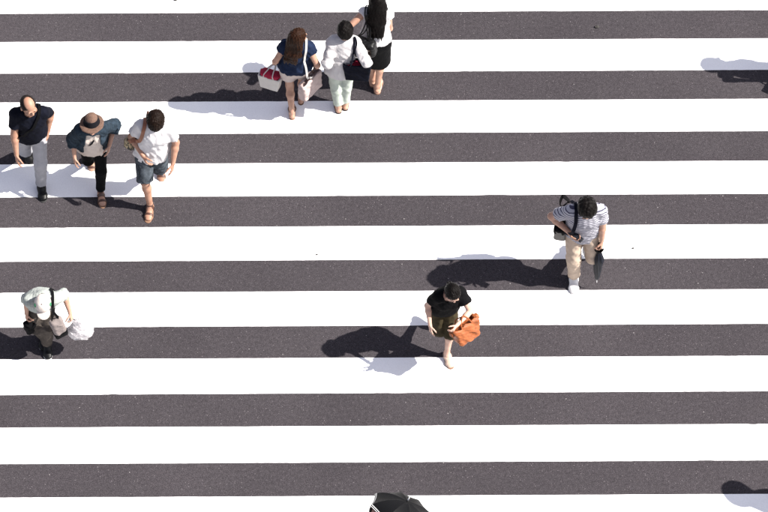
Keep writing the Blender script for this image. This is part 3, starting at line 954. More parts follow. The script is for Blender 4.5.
def plastic_bag_mat():
    m, nt, p = new_mat('white_polythene')
    p.inputs['Base Color'].default_value = (0.52, 0.50, 0.52, 1); p.inputs['Roughness'].default_value = 0.35
    p.inputs['Transmission Weight'].default_value = 0.0
    tr = N(nt, 'ShaderNodeBsdfTranslucent'); tr.inputs['Color'].default_value = (0.55, 0.53, 0.54, 1)
    mx = N(nt, 'ShaderNodeMixShader'); mx.inputs[0].default_value = 0.35
    nt.links.new(p.outputs[0], mx.inputs[1]); nt.links.new(tr.outputs[0], mx.inputs[2])
    nt.links.new(mx.outputs[0], nt.nodes['Material Output'].inputs['Surface'])
    tc = N(nt, 'ShaderNodeTexCoord')
    no = N(nt, 'ShaderNodeTexNoise', Scale=26, Detail=4, Distortion=1.2); nt.links.new(tc.outputs['Object'], no.inputs['Vector'])
    b = N(nt, 'ShaderNodeBump', Strength=0.7, Distance=0.02); nt.links.new(no.outputs['Fac'], b.inputs['Height']); nt.links.new(b.outputs[0], p.inputs['Normal'])
    return m
POLY = plastic_bag_mat()

# ------------------------------------------------------------------ carried things
def frame(wdir, tilt_axis=None, tilt=0):
    x = nrm(wdir); y = nrm(np.cross(UP, x)); z = np.cross(x, y)
    if tilt_axis is not None:
        x, y, z = (rot(v, tilt_axis, tilt) for v in (x, y, z))
    return np.array([x, y, z])
class Bag:
    def __init__(s, name, label, c, R, half, mat, cat='bag', open_top=True, lining=None, rnd=0.02, taper=0.06, bulge=0.25, seed=1, amp=0.004, wall=0.012, vox=0.006):
        s.c = np.asarray(c, float); s.R = R; s.half = half
        s.base = s.c - R[2] * half[2]
        s.e = thing(name, label, cat, tuple(s.base))
        g = SDF(); g.box(s.c, R, half, rnd, taper=taper, bulge=bulge)
        if open_top:
            h2 = (half[0] - wall, half[1] - wall, half[2])
            g.box(s.c + R[2] * half[2] * 0.55, R, h2, rnd * .6, op='s', taper=taper, bulge=0)
        s.sdf = g
        s.shell = link('shell', g.mesh('shell', vox, folds(seed, amp, 9, .4), 1, s.base), mat, s.e)
        if open_top and lining is not None:
            g2 = SDF(); g2.box(s.c + R[2] * half[2] * -0.02, R, (half[0] - wall * .9, half[1] - wall * .9, half[2] * 0.62), rnd * .6, taper=taper, bulge=bulge)
            link('lining', g2.mesh('lining', vox, folds(seed + 1, .010, 12, .2), 1, s.base), lining, s.e)
    def L(s, x, y, z): return s.c + s.R[0] * x * s.half[0] + s.R[1] * y * s.half[1] + s.R[2] * z * s.half[2]
    def strap(s, pts, mat, width=0.03, sdf=None, name='strap', thick=0.006, n=10):
        if sdf is not None: P, nr = drape(pts, sdf, thick * 0.5 + 0.009, n)
        else:
            P = catmull(pts, n); c = P.mean(0); nr = np.array([nrm(p - c + 1e-4) for p in P])
        link(name, ribbon(name, P, nr, width, thick, s.base), mat, s.e)
    def handle(s, pts, mat, r=0.006, name='handle'):
        link(name, tube(name, catmull(pts, 8), r, s.base), mat, s.e)
    def add(s, name, g, mat, vox=0.005, noise=None, parent=None):
        return link(name, g.mesh(name, vox, noise, 1, s.base), mat, parent or s.e)

def both(*g):
    """one surface to drape straps on: body, shirt and trousers together"""
    r = SDF()
    for x in g: r.p += [p for p in x.p if p[4] == 'u']
    return r

# ================================================================== the people
# --- man in navy polo -------------------------------------------------------
p = Person(1.73, 6, dict(L=(41, 184.5, 0), R=(28, 149, 32)), (28.5, 106), dict(R=(16.5, 155, .86), L=(48, 131, .88)),
           'balding man in dark navy polo shirt and light grey trousers at the left edge', SK_T, head_pitch=10, head_yaw=24, weight=0.62, build=1.04)
p.face(H_CROP, M_LIP, M_EYE)
p.hair(H_CROP, 'bald', vol=0.005, amp=0.0015)
t = p.trousers('trousers', GREYT, 1.93, 0.012, seed=11)
sh = p.top('polo_shirt', NAVY, sleeve=0.62, hem=0.055, loose=0.016, seed=12, amp=0.007)
p.collar(NAVY, sh)
p.shoes(LEATHER_B, SOLE_B)
R = frame(p.right)
b = Bag('crossbody_bag', 'slim black crossbody bag worn by the man in navy polo', p.T(.09, -.165, -.02), frame(p.tr * .9 - p.tf * .35), (.08, .022, .06), BLACKT, open_top=False, rnd=0.02)
b.strap([b.L(.9, 0, .8), p.T(.20, .02, .10), p.T(.12, .17, .22), p.T(-.03, .17, .38), p.T(-.11, .05, .53), p.T(-.07, -.14, .38), p.T(.06, -.19, .18), b.L(-.8, 0, .9)], BLACKT, .035, both(p.cloth, p.body_sdf))

# --- woman with straw hat ---------------------------------------------------
p = Person(1.62, 6, dict(L=(100.5, 191.5, 0), R=(91, 158, 34)), (92, 125), dict(R=(74.5, 157, .80), L=(109.5, 145, .92)),
           'woman in tan straw hat, open denim jacket and cropped black trousers', SK, female=True, head_pitch=14, head_yaw=-4, weight=0.60,
           elbow=dict(L=(-.8, .5, -.3)))
p.face(H_DBR, M_LIP, M_EYE)
p.hair(H_DBR, 'bob', vol=0.012, seed=8)
p.trousers('trousers', BLACKT, 1.86, 0.006, seed=21, amp=.004)
def flare_hem(g, s=p):
    g.ecap(s.T(0, .02, .16), s.T(0, .02, -.12), s.tr, (.14 * s.k, .12 * s.k), (.215 * s.k, .170 * s.k), 0.04)
p.top('blouse', CREAM, sleeve=0, hem=0.055, loose=0.012, flare=.03, seed=22, amp=.012, freq=9, extra=flare_hem)
bl = p.cloth
jk = p.top('jacket', DENIM, sleeve=1.40, hem=-0.02, loose=0.032, flare=.02, seed=23, amp=.009, front_open=(.115, -.25, .50), sleeve_r=1.15)
p.collar(DENIM, jk, r=.075)
# hat: crown, brim and band, worn tipped back on the head
q = p.k; ta = math.radians(24)
hu_ = rot(p.hu, p.hr, ta); hf_ = rot(p.hf, p.hr, ta); Rh = [p.hr, hf_, hu_]
c0 = p.Hd(0, -.004, .050)
g = SDF()
g.ecap(c0, c0 + hu_ * .062 * q, p.hr, (.096 * q, .110 * q), (.080 * q, .090 * q), 0.02, clips=[(c0, -hu_)])
hat = p.part('hat', g, STRAW, vox=0.006, noise=folds(9, .004, 9))
g = SDF(); g.ell(c0 + hf_ * .006 + hu_ * .004, Rh, np.array([.146, .166, .013]) * q, 0.01)
g.ell(c0 + hf_ * .05 - hu_ * .008, Rh, np.array([.105, .115, .014]) * q, 0.02)
p.part('brim', g, STRAW, vox=0.006, noise=folds(10, .003, 6), parent=hat)
g = SDF(); g.ecap(c0 + hu_ * .002, c0 + hu_ * .062, p.hr, (.103 * q, .117 * q), (.089 * q, .100 * q), 0.01, clips=[(c0, -hu_), (c0 + hu_ * .080, hu_)])
p.part('hat_band', g, BAND, vox=0.006, parent=hat)
P_, nr = drape([p.T(-.01, .14, .42), p.T(.015, .16, .37), p.T(.04, .17, .32), p.T(.06, .18, .28)], bl, .014)
p.raw('ribbon', ribbon('ribbon', P_, nr, .02, .004, p.base), BAND, jk)
p.sandals(LEATHER_BR, SOLE_T, bands=(.045, .11), ankle=True)

# --- young man in white polo ------------------------------------------------
p = Person(1.71, -4, dict(R=(150, 205, 0), L=(161, 167, 30)), (156, 121), dict(R=(143, 155.5, .98), L=(173, 163, .83)),
           'young man in white polo shirt and washed denim shorts looking down', SK_T, head_pitch=38, weight=0.42,
           hands=dict(R=dict(curl=.7)), elbow=dict(R=(-.6, .75, -.2)))
p.face(H_DBR, M_LIP, M_EYE)
p.hair(H_DBR, 'fringe', vol=0.020, seed=14, amp=.005)
p.trousers('shorts', DENIMG, 0.93, 0.016, seed=31, amp=.008, thigh=.014)
sh = p.top('polo_shirt', WHITE, sleeve=0.62, hem=0.07, loose=0.018, seed=32, amp=0.011)
p.collar(WHITE, sh)
p.sandals(LEATHER_BR, SOLE_T, bands=(.02, .10), ankle=True)
b = Bag('shoulder_bag', 'small camouflage bag on a tan leather strap behind the white polo', p.T(.215, -.08, .06), frame(p.tr * .5 + p.tf * .8), (.12, .05, .085), CAMO, open_top=False, rnd=0.03)
b.strap([b.L(.8, 0, .8), p.T(.20, .04, .20), p.T(.15, .13, .34), p.T(.115, .06, .50), p.T(.115, -.07, .50), p.T(.15, -.16, .34), p.T(.19, -.15, .20), b.L(-.8, 0, .8)], LEATHER_T, .042, both(p.cloth, p.body_sdf), thick=.007)
g = SDF(); g.cap(p.T(.105, -.05, .53), p.T(.10, -.10, .60), .012, .015, 0.01)
b.add('strap_end', g, LEATHER_BR)

# --- woman in navy blouse, walking away -------------------------------------
p = Person(1.60, 178, dict(L=(292, 112, 0), R=(301, 97, 0)), (298, 37), dict(L=(274, 62, .86), R=(317.5, 66, .84)),
           'woman with long brown hair, navy blouse and pale pink shorts walking away', SK, female=True, head_pitch=4, head_yaw=-48,
           hands=dict(L=dict(curl=1.1), R=dict(curl=1.1)), toe=3)
p.face(H_BRN, M_LIP, M_EYE)
p.hair(H_BRN, 'long', vol=0.016, seed=41, amp=.004, fall=(-.06, .42, .31), wide=1.1)
p.trousers('shorts', PINKW, 0.46, 0.022, seed=42, amp=.007, thigh=.03)
p.top('blouse', NAVY2, sleeve=0.34, hem=-0.03, loose=0.024, flare=.03, seed=43, amp=.012, freq=8, sleeve_r=1.15)
p.sandals(LEATHER_BR, SOLE_T, bands=(.10,), ankle=True)
gp = p.hand['L']['grip']
c = at(270.5, 80, .56)
b = Bag('shopping_bag', 'white shopping bag filled with crimson cloth held by the woman in navy', c, frame(V(.92, -.36, 0)), (.125, .060, .105), CANVASW, lining=REDC, rnd=.012, taper=.12, bulge=.1, amp=.003)
for y in (-1, 1):
    b.handle([b.L(-.5, y, .9), b.L(-.42, y * .7, 1.5), gp, b.L(.38, y * .7, 1.5), b.L(.5, y, .9)], CANVASW, .007)
g = SDF(); g.box(b.L(0, 0, .72), b.R, (.112, .05, .075), .03); g.ell(b.L(-.35, 0, 1.2), b.R, (.06, .045, .04), .03); g.ell(b.L(.4, .1, 1.15), b.R, (.06, .045, .035), .03)
b.add('contents', g, REDC, .005, folds(45, .010, 12, .2))
gp = p.hand['R']['grip']
b = Bag('tote_bag', 'pale pink flat tote bag on a long white strap beside pink shorts', at(310, 84.5, .56), frame(V(.62, .80, 0)), (.165, .045, .145), PAPER, lining=PAPER, rnd=.018, taper=.04, bulge=.2, amp=.010)
b.strap([b.L(.2, -.5, .95), p.T(.165, -.20, .05), p.T(.135, -.18, .22), p.T(.105, -.14, .36), p.T(.095, .0, .50), p.T(.115, .13, .36), p.T(.19, .10, .15), b.L(.8, .6, .95)], CANVASW, .024, both(p.cloth, p.body_sdf))
b.handle([b.L(-.4, 0, .95), b.L(-.1, 0, 1.4), gp, b.L(.3, 0, 1.4), b.L(.5, 0, .95)], LEATHER_BR, .006)

# --- person in white shirt with navy tote -----------------------------------
p = Person(1.60, 183, dict(L=(338.3, 106, 0), R=(345.2, 103, 0)), (345, 30.5), dict(L=(330.5, 61, .93), R=(366.5, 63, .95)),
           'person with short black hair, loose white shirt and pale mint trousers walking away', SK, female=True, head_pitch=16, head_yaw=-6,
           hands=dict(R=dict(curl=.9), L=dict(curl=.6)), elbow=dict(L=(-.9, .35, -.2), R=(-.85, .4, -.2)), toe=2)
p.hair(H_BLK, 'short', vol=0.018, seed=51, amp=.005)
p.trousers('trousers', MINT, 1.90, 0.010, seed=52, amp=.004, widen=.98)
sh = p.top('shirt', WHITE2, sleeve=1.55, hem=0.10, loose=0.026, flare=.012, seed=53, amp=.011, freq=7)
p.collar(WHITE2, sh)
p.shoes(LEATHER_BR, SOLE_B, low=True)
b = Bag('tote_bag', 'dark navy tote bag with crimson lining hanging from the white shirt shoulder', at(357.5, 69, .93), frame(V(.96, -.10, 0)), (.150, .065, .135), NAVY, lining=REDC, rnd=.015, taper=.10, bulge=.2, amp=.006)
sdf = both(p.cloth)
for y, x in ((-1, .4), (1, .5)):
    b.strap([b.L(-.55, y, .8), p.T(.10, -.20, .30) , p.T(.115, -.10, .47), p.T(.12, .0, .52), p.T(.15, -.06, .48), p.T(.17, -.19, .30), b.L(.35, y, .8)], NAVY, .018, sdf)

# --- woman in white top and black skirt -------------------------------------
p = Person(1.66, 176, dict(L=(373, 79, 0), R=(377.5, 86, 0)), (377, 0.5), dict(L=(357, 19, 1.12), R=(381, 10, 1.12)),
           'woman with long black hair, white sleeveless top and black skirt at the top edge', SK, female=True, head_pitch=8, head_yaw=20,
           elbow=dict(L=(-.8, .8, -.3)), toe=3)
p.hair(H_BLK, 'long', vol=0.018, seed=61, amp=.0016, fall=(.02, .42, .22), wide=1.12)
p.skirt(BLACK, .47)
p.top('top', WHITE, sleeve=0.12, hem=-0.05, loose=0.016, flare=.0, seed=63, amp=.008)
p.shoes(plain('nude_leather', (.36, .22, .17), .4), SOLE_T, low=True)
b = Bag('shoulder_bag', 'black leather shoulder bag carried by the woman in black skirt', p.T(-.13, -.21, .12), frame(V(.93, -.36, 0)), (.155, .065, .105), LEATHER_B, open_top=False, rnd=.045, taper=-.05, bulge=.2, amp=.008)
for dx in (0, .035):
    b.strap([b.L(-.6, 0, .9), p.T(-.145 + dx, -.17, .33), p.T(-.10 + dx, -.06, .50), p.T(-.095 + dx, .06, .49), p.T(-.13 + dx, -.02, .50), p.T(-.09 + dx, -.19, .32), b.L(.5, 0, .95)], LEATHER_B, .016, both(p.cloth, p.body_sdf))
g = SDF(); g.box(b.L(.55, -1.02, .35), b.R, (.02, .006, .014), .004); b.add('clasp', g, STEEL, .004)

# --- elderly man with cap ---------------------------------------------------
p = Person(1.56, 4, dict(L=(46.5, 344, 0), R=(43, 335, 12)), (43, 303.5), dict(R=(26.5, 313, .76), L=(70, 312.5, .80)),
           'stooped man in cream cap, pale checked shirt and dark brown trousers', SK, head_pitch=40, weight=.6,
           hands=dict(L=dict(curl=1.2), R=dict(curl=1.1)), elbow=dict(L=(-1, .2, -.1), R=(-1, .1, -.2)), hip_shift=(-.06, 0))
p.face(H_CROP, M_LIP, M_EYE)
p.hair(H_CROP, 'short', vol=.006, seed=71)
p.trousers('trousers', BROWNT, 1.93, .016, seed=72, amp=.008)
p.belt(LEATHER_B, .075, GOLD)
sh = p.top('shirt', PLAID, sleeve=.95, hem=-.07, loose=.020, flare=.0, seed=73, amp=.010, freq=8, sleeve_r=1.0)
p.collar(PLAID, sh)
Rh = [p.hr, p.hf, p.hu]; q = p.k
g = SDF(); c0 = p.Hd(0, -.010, .040)
g.ell(c0 + p.hu * .004, Rh, np.array([.100, .112, .090]) * q, .01, clips=[(c0, -p.hu)])
capo = p.part('cap', g, CAPC, vox=.006, noise=folds(74, .003, 8))
g = SDF(); g.ell(p.Hd(0, .105, .036), Rh, np.array([.082, .085, .013]) * q, .01)
p.part('visor', g, CAPC, vox=.005, parent=capo)
for x in (-1, 1):
    g = SDF(); g.ell(p.Hd(.082 * x, .005, .070), Rh, np.array([.018, .030, .026]) * q, 0)
    p.part('side_patch', g, CAPG, vox=.005, parent=capo)
g = SDF(); g.ell(p.Hd(0, -.01, .136), Rh, np.array([.010, .010, .006]) * q, 0)
p.part('button', g, CAPC, vox=.004, parent=capo)
p.shoes(LEATHER_B, SOLE_W)
gp = p.hand['L']['grip']
# plastic carrier: swollen body, pinched neck, two loop handles
c = at(80, 329.5, .46)
e = thing('plastic_bag', 'white plastic carrier bag held by the man in cream cap', 'bag', tuple(c - UP * .14))
bb = c - UP * .14
g = SDF(); Rb = frame(V(1, .12, 0))
g.ell(c - UP * .02, Rb, (.135, .095, .11), .03); g.ell(c + V(.06, 0, -.03), Rb, (.085, .08, .085), .03); g.ell(c + V(-.05, .0, -.04), Rb, (.075, .075, .08), .03)
g.ecap(c + UP * .04, c + UP * .12 + (gp - c) * .25, Rb[0], (.09, .055), (.045, .022), .04)
link('sack', g.mesh('sack', .006, folds(75, .012, 11, .5), 1, bb), POLY, e)
top_ = c + UP * .12 + (gp - c) * .25
for y in (-1, 1):
    link('handle', ribbon('handle', catmull([top_ + V(-.02, .02 * y, -.02), (top_ * .5 + gp * .5) + V(0, .018 * y, 0), gp + V(0, .006 * y, .004)], 6), np.tile(V(.2, y, .3), (13, 1)), .03, .005, bb), POLY, e)
b = Bag('shoulder_bag', 'taupe shoulder bag with dark base against the brown trousers', at(58, 326.5, .66), frame(p.tr * .8 + p.tf * .35), (.072, .05, .155), TAUPE, open_top=False, rnd=.04, bulge=.3, amp=.008)
g = SDF(); g.box(b.L(0, 0, -.72), b.R, (.079, .068, .05), .03); b.add('base', g, BLACK, .006)
b.strap([b.L(-.6, 0, .9), p.T(-.13, .14, .36), p.T(-.115, .03, .50), p.T(-.12, -.12, .38), p.T(-.20, -.05, .2), b.L(.6, 0, .9)], BLACKT, .03, both(p.cloth, p.body_sdf))
gp = p.hand['R']['grip']
b = Bag('handbag', 'small black bag hanging from the capped man\'s other hand', gp + V(0.01, 0, -.16), frame(V(.75, .5, 0)), (.075, .05, .085), BLACKT, open_top=False, rnd=.03, amp=.006)
for y in (-1, 1): b.handle([b.L(-.5, y * .5, .9), b.L(-.3, y * .4, 1.4), gp, b.L(.3, y * .4, 1.4), b.L(.5, y * .5, .9)], BLACKT, .006)

# --- woman in black tee with orange bag -------------------------------------
p = Person(1.56, 12, dict(L=(447, 353, 0), R=(437, 313, 48, .26)), (452.5, 293), dict(R=(430, 325, .80), L=(457, 325, .98)),
           'woman in black short-sleeved top and olive shorts in mid-stride', SK_P, female=True, head_pitch=33, head_yaw=4, weight=.58,
           hands=dict(L=dict(curl=.8)), elbow=dict(L=(-.5, .9, -.2)))
p.face(H_BLK, M_LIP, M_EYE)
p.hair(H_BLK, 'bun', vol=.014, seed=81, amp=.004)
p.trousers('shorts', OLIVE, 1.12, .012, seed=82, amp=.006, widen=1.1, join=.012)
p.top('top', BLACK, sleeve=.55, hem=.01, loose=.022, flare=.012, seed=83, amp=.009, vneck=.035, neck=1.5)
p.shoes(plain('pale_leather', (.40, .29, .23), .45), SOLE_T, low=True)
b = Bag('tote_bag', 'orange leather tote bag hung over the forearm of the woman in black', at(465.5, 330.5, .80), frame(V(.72, .58, 0), nrm(V(.72, .58, 0)), -.35), (.155, .060, .115), ORANGE, lining=ORANGE, rnd=.03, taper=.16, bulge=.35, amp=.014)
fa = p.el['L'] * .45 + p.wr['L'] * .55
for y in (-1, 1):
    b.handle([b.L(-.45, y, .9), b.L(-.35, y * .8, 1.5), fa + V(0, 0, .052), b.L(.30, y * .8, 1.5), b.L(.45, y, .9)], ORANGE, .008)
for x_, z_ in ((1.08, .75), (-1.05, .6)):
    g = SDF(); g.box(b.L(x_, 0, z_), b.R, (.035, .03, .03), .012); b.add('side_tab', g, ORANGE)

# --- man in striped shirt ---------------------------------------------------
p = Person(1.81, 2, dict(R=(574, 276, 0), L=(588, 243, 50, .27)), (587, 208.5), dict(R=(569, 232, 1.10), L=(602, 242, .84)),
           'man in striped short-sleeved shirt and beige trousers looking at a phone', SK, head_pitch=46, weight=.36, hip_shift=(.05, 0),
           hands=dict(R=dict(curl=.8, palm=V(.35, -.1, 1.0), bend=V(.25, -.25, .05)), L=dict(curl=1.2)), elbow=dict(R=(-.5, .9, -.3)))
p.face(H_BLK, M_LIP, M_EYE)
p.hair(H_BLK, 'short', vol=.022, seed=91, amp=.005)
p.trousers('trousers', BEIGE, 1.93, .016, seed=92, amp=.007, freq=6)
p.top('shirt', STRIPE, sleeve=.66, hem=.10, loose=.022, flare=.012, seed=93, amp=.009)
p.shoes(SNEAK, SOLE_W)
b = Bag('messenger_bag', 'grey canvas messenger bag with black flap slung behind the striped shirt', p.T(.215, -.05, -.01), frame(p.tf * .9 + p.tr * .25), (.15, .055, .15), CANVAS, open_top=False, rnd=.03, amp=.006)
g = SDF(); g.box(b.L(0, 0, .72), b.R, (.156, .064, .055), .025); b.add('flap', g, BLACKT, .006, folds(94, .004, 10))
b.strap([b.L(.8, 0, .85), p.T(.165, .13, .16), p.T(.125, .17, .34), p.T(.10, .06, .51), p.T(.10, -.06, .51), p.T(.14, -.17, .34), p.T(.22, -.15, .2), b.L(-.8, 0, .85)], NAVY, .04, both(p.cloth))
b.strap([b.L(-.85, 0, .9), p.T(.245, -.16, .28), p.T(.235, -.18, .40), p.T(.215, -.185, .43), p.T(.18, -.17, .40), p.T(.15, -.17, .33)], BLACKT, .045, None, 'carry_loop', .010)
hd = p.hand['R']; ph = p.wr['R'] + hd['d'] * .10 * p.k + hd['n'] * .030
e = thing('phone', 'black smartphone in the hand of the man in striped shirt', 'phone', tuple(ph))
Rp = np.array([hd['t'], np.cross(hd['n'], hd['t']), hd['n']])
g = SDF(); g.box(ph, Rp, (.036, .072, .0055), .004); link('case', g.mesh('case', .0035, None, 0, ph), LEATHER_B, e)
me = bpy.data.meshes.new('screen')
me.from_pydata([tuple(Rp[0] * x * .032 + Rp[1] * y * .066 + Rp[2] * .0066) for x, y in ((-1, -1), (1, -1), (1, 1), (-1, 1))], [], [(0, 1, 2, 3)])
link('screen', me, plain('phone_screen', (.006, .007, .010), .15, bump=0), e)
# folded umbrella, hanging point-down from the hand
gp = p.hand['L']['grip']; tip = gp + nrm(V(0, -.10, -1)) * .66
ax = nrm(tip - gp)
e = thing('folded_umbrella', 'furled dark navy umbrella hanging from the hand of the striped shirt man', 'umbrella', tuple(tip))
def furled(a, axis, length, n=28, seg=30):
    x = nrm(np.cross(axis, V(0.2, 1, 0.1))); y = np.cross(axis, x); vs = []; fs = []
    for i in range(n):
        t_ = i / (n - 1)
        r = 0.012 + 0.048 * math.sin(min(1, t_ * 2.6) * math.pi / 2) * (1 - t_) ** 0.75 + .004
        for k in range(seg):
            th = 2 * math.pi * k / seg
            rr = r * (1 + 0.30 * math.cos(8 * th + 5 * t_)) if t_ < .97 else r
            vs.append(tuple(a + axis * length * t_ + rr * (math.cos(th) * x + math.sin(th) * y) - tip))
    for i in range(n - 1):
        for k in range(seg):
            q_ = i * seg + k; w_ = i * seg + (k + 1) % seg; fs.append((q_, w_, w_ + seg, q_ + seg))
    fs += [tuple(range(seg))[::-1], tuple((n - 1) * seg + k for k in range(seg))]
    me = bpy.data.meshes.new('canopy'); me.from_pydata(vs, [], fs); me.update()
    for f in me.polygons: f.use_smooth = True
    return me
link('canopy', furled(gp + ax * .09, ax, .50), NYLON, e)
link('handle', tube('handle', [gp - ax * .05, gp + ax * .11], .014, tip, 12), LEATHER_B, e)
link('tip', tube('tip', [tip - ax * .08, tip - ax * .02, tip], [.006, .005, .003], tip, 8), STEEL, e)
g = SDF()
for k_ in range(5):
    a_ = 2 * math.pi * k_ / 5; x_ = nrm(np.cross(ax, V(0.2, 1, .1))); y_ = np.cross(ax, x_)
    o_ = x_ * math.cos(a_) + y_ * math.sin(a_)
    g.ecap(gp + ax * .10 + o_ * .02, gp + ax * .055 + o_ * (.05 + .012 * (k_ % 2)), np.cross(ax, o_), (.022, .008), (.026, .006), .004)
link('loose_hem', g.mesh('loose_hem', .005, None, 1, tip), NYLONB, e)

# --- person with parasol at the bottom edge ---------------------------------
p = Person(1.60, 0, dict(L=(384, 582, 0), R=(372, 596, 0)), (376.5, 515), dict(L=(386, 560, 1.12), R=(364, 566, .85)),
           'person under a black parasol at the bottom edge', SK, female=True, head_pitch=6, vox=.008, hands=dict(L=dict(curl=1.2)), elbow=dict(L=(-.4, .8, -.6)))
p.face(H_BRN, M_LIP, M_EYE)
p.hair(H_CROP, 'bald', vol=.005, seed=101, amp=.0015)
p.trousers('trousers', NAVY, 1.9, .014, seed=102)
p.top('shirt', WHITE2, sleeve=.6, hem=.06, loose=.02, seed=103)
p.shoes(LEATHER_B, SOLE_B)
apex = at(407.5, 501.5, 1.93)
gp = p.hand['L']['grip']
axis = nrm(V(.36, .46, .82))
hub = apex - axis * .01
e = thing('parasol', 'open black parasol with white edge lines cut off by the bottom edge', 'umbrella', tuple(gp))
x = nrm(np.cross(V(0, 1, 0), axis)); y = np.cross(axis, x)
RAD, DEEP, NP = .37, .15, 8
def cano(a, r, off=0.0):
    """a in turns of one panel, r 0..1"""
    i = math.floor(a); f = a - i
    th0 = 2 * math.pi * (i / NP); th1 = 2 * math.pi * ((i + 1) / NP)
    p0_ = V(math.cos(th0), math.sin(th0)); p1_ = V(math.cos(th1), math.sin(th1))
    d2 = p0_ * (1 - f) + p1_ * f
    sag = 4 * f * (1 - f)
    rr = RAD * math.sin(r * 1.15) / math.sin(1.15)
    zz = -DEEP * (1 - math.cos(r * 1.25)) / (1 - math.cos(1.25)) - .018 * sag * r * (1.1 - r)
    rr *= 1 - 0.045 * sag * r * r
    return apex + (x * d2[0] + y * d2[1]) * rr + axis * (zz + off)
NR, NA = 12, 8
for i in range(NP):
    def patch(name, r0_, r1_, off, th, nr=NR):
        vs = []; fs = []
        for lay in (0, 1):
            for a_ in range(NA + 1):
                for r_ in range(nr + 1):
                    vs.append(tuple(cano(i + min(.9999, a_ / NA), r0_ + (r1_ - r0_) * r_ / nr, off - lay * th) - gp))
        m_ = (NA + 1) * (nr + 1)
        for a_ in range(NA):
            for r_ in range(nr):
                q_ = a_ * (nr + 1) + r_
                f_ = (q_, q_ + nr + 1, q_ + nr + 2, q_ + 1)
                fs.append(f_[::-1]); fs.append(tuple(k + m_ for k in f_))
        for a_ in range(NA):
            q_ = a_ * (nr + 1) + nr
            fs.append((q_, q_ + nr + 1, q_ + nr + 1 + m_, q_ + m_))
        me = bpy.data.meshes.new(name); me.from_pydata(vs, [], fs); me.update()
        for f in me.polygons: f.use_smooth = True
        return me
    po = link('panel', patch('panel', 0.015, 1.0, 0, .002), NYLONB, e)
    link('trim', patch('trim', .905, .93, .002, .0015, 2), WHITETRIM, po)
    link('trim', patch('trim', .965, .985, .002, .0015, 2), WHITETRIM, po)
    rib = [cano(i, r_, -.006) for r_ in np.linspace(.02, 1.0, 9)]
    ro = link('rib', tube('rib', rib, .003, gp, 6), STEEL, e)
    slide = apex - axis * .30
    link('stretcher', tube('stretcher', [slide + (rib[4] - slide) * .02, rib[4]], .0025, gp, 6), STEEL, ro)
link('shaft', tube('shaft', [apex - axis * .01, apex - axis * .45, (gp + apex - axis * .45) / 2, gp], .006, gp, 8), STEEL, e)
link('ferrule', tube('ferrule', [apex - axis * .004, apex + axis * .02, apex + axis * .05], [.012, .008, .005], gp, 8), STEEL, e)
hx = gp - (apex - axis * .45)
hx = nrm(hx)
link('handle', tube('handle', [gp - hx * .03, gp, gp + hx * .10], .013, gp, 10), LEATHER_B, e)

# --- two people just outside the right edge, whose shadows reach into view ---
p = Person(1.64, 170, dict(L=(843, 82, 0), R=(851, 68, 0)), (847, -3), dict(L=(830, 41, .88), R=(870, 34, .90)),
           'person beyond the right edge whose shadow falls across the upper stripes', SK, female=True, head_pitch=8, vox=.009,
           elbow=dict(R=(-.4, 1, -.2)))
p.hair(H_BLK, 'bob', vol=.018, seed=111)
p.trousers('trousers', BEIGE, 1.9, .016, seed=112)
p.top('shirt', WHITE2, sleeve=.7, hem=.06, loose=.022, seed=113)
p.shoes(LEATHER_B, SOLE_B)
b = Bag('tote_bag', 'black tote bag of the person beyond the upper right edge', p.hand['L']['grip'] - UP * .30, frame(V(.5, .8, 0)), (.18, .06, .16), BLACK, lining=BLACK)
for y_ in (-1, 1): b.handle([b.L(-.45, y_, .9), b.L(-.3, y_ * .6, 1.4), p.hand['L']['grip'], b.L(.3, y_ * .6, 1.4), b.L(.45, y_, .9)], BLACK, .007)

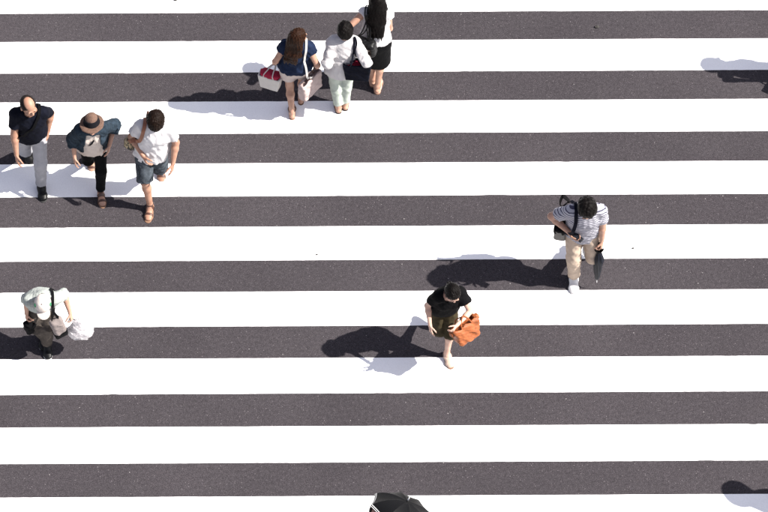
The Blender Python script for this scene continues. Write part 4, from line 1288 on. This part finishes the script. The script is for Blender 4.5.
p = Person(1.60, 10, dict(L=(889, 522, 0), R=(879, 498, 28)), (881, 438), dict(R=(858, 472, .98), L=(905, 477, .84)),
           'person beyond the right edge whose shadow falls on the lowest stripe', SK, female=True, head_pitch=20, vox=.009,
           elbow=dict(R=(-.3, 1, -.3)))
p.hair(H_DBR, 'bob', vol=.016, seed=121)
c0 = p.Hd(0, -.01, .045); Rh = [p.hr, p.hf, p.hu]
g = SDF(); g.ell(c0, Rh, np.array([.098, .112, .100]) * p.k, .01, clips=[(c0, -p.hu)])
hat = p.part('shadow_hat', g, CREAM, vox=.007)  # unseen wide hat, added to broaden the head's cast shadow
g = SDF(); g.ell(c0, Rh, np.array([.175, .190, .014]) * p.k, .01); p.part('brim', g, CREAM, vox=.006, noise=folds(122, .003, 6), parent=hat)
p.skirt(NAVY, .44)
p.top('top', WHITE, sleeve=.6, hem=.0, loose=.02, seed=123)
p.shoes(LEATHER_B, SOLE_B)

# ------------------------------------------------------------------ litter on the paint, oil spot on the asphalt
GRIT = plain('dark_grit', (.02, .018, .016), .8)
def scrap(px, py, r, label, mat):
    c = at(px, py, .003)
    bm = bmesh.new(); bmesh.ops.create_icosphere(bm, subdivisions=2, radius=r)
    for v in bm.verts:
        v.co.x *= 1.2 + .2 * math.sin(9 * v.co.y / r); v.co.y *= .85; v.co.z = v.co.z * .35 * (1 + .3 * math.sin(5 * v.co.x / r))
    zmin = min(v.co.z for v in bm.verts)
    for v in bm.verts: v.co.z -= zmin
    me = bpy.data.meshes.new('litter_scrap'); bm.to_mesh(me); bm.free()
    o = link('litter_scrap', me, mat, None, tuple(c)); o['label'] = label; o['category'] = 'litter'
scrap(316.8, 254.8, .012, 'tiny dark scrap on the white stripe left of the picture centre', GRIT)
scrap(175.5, .2, .018, 'tiny dark scrap on the white stripe at the top edge', GRIT)
scrap(633, 248.4, .013, 'tiny dark scrap on the white stripe beside the man in striped shirt', GRIT)
scrap(597, 27, .024, 'small dark oil spot on the topmost asphalt band, right of centre', GRIT)  # an oil spot, modelled as a flat dark lump
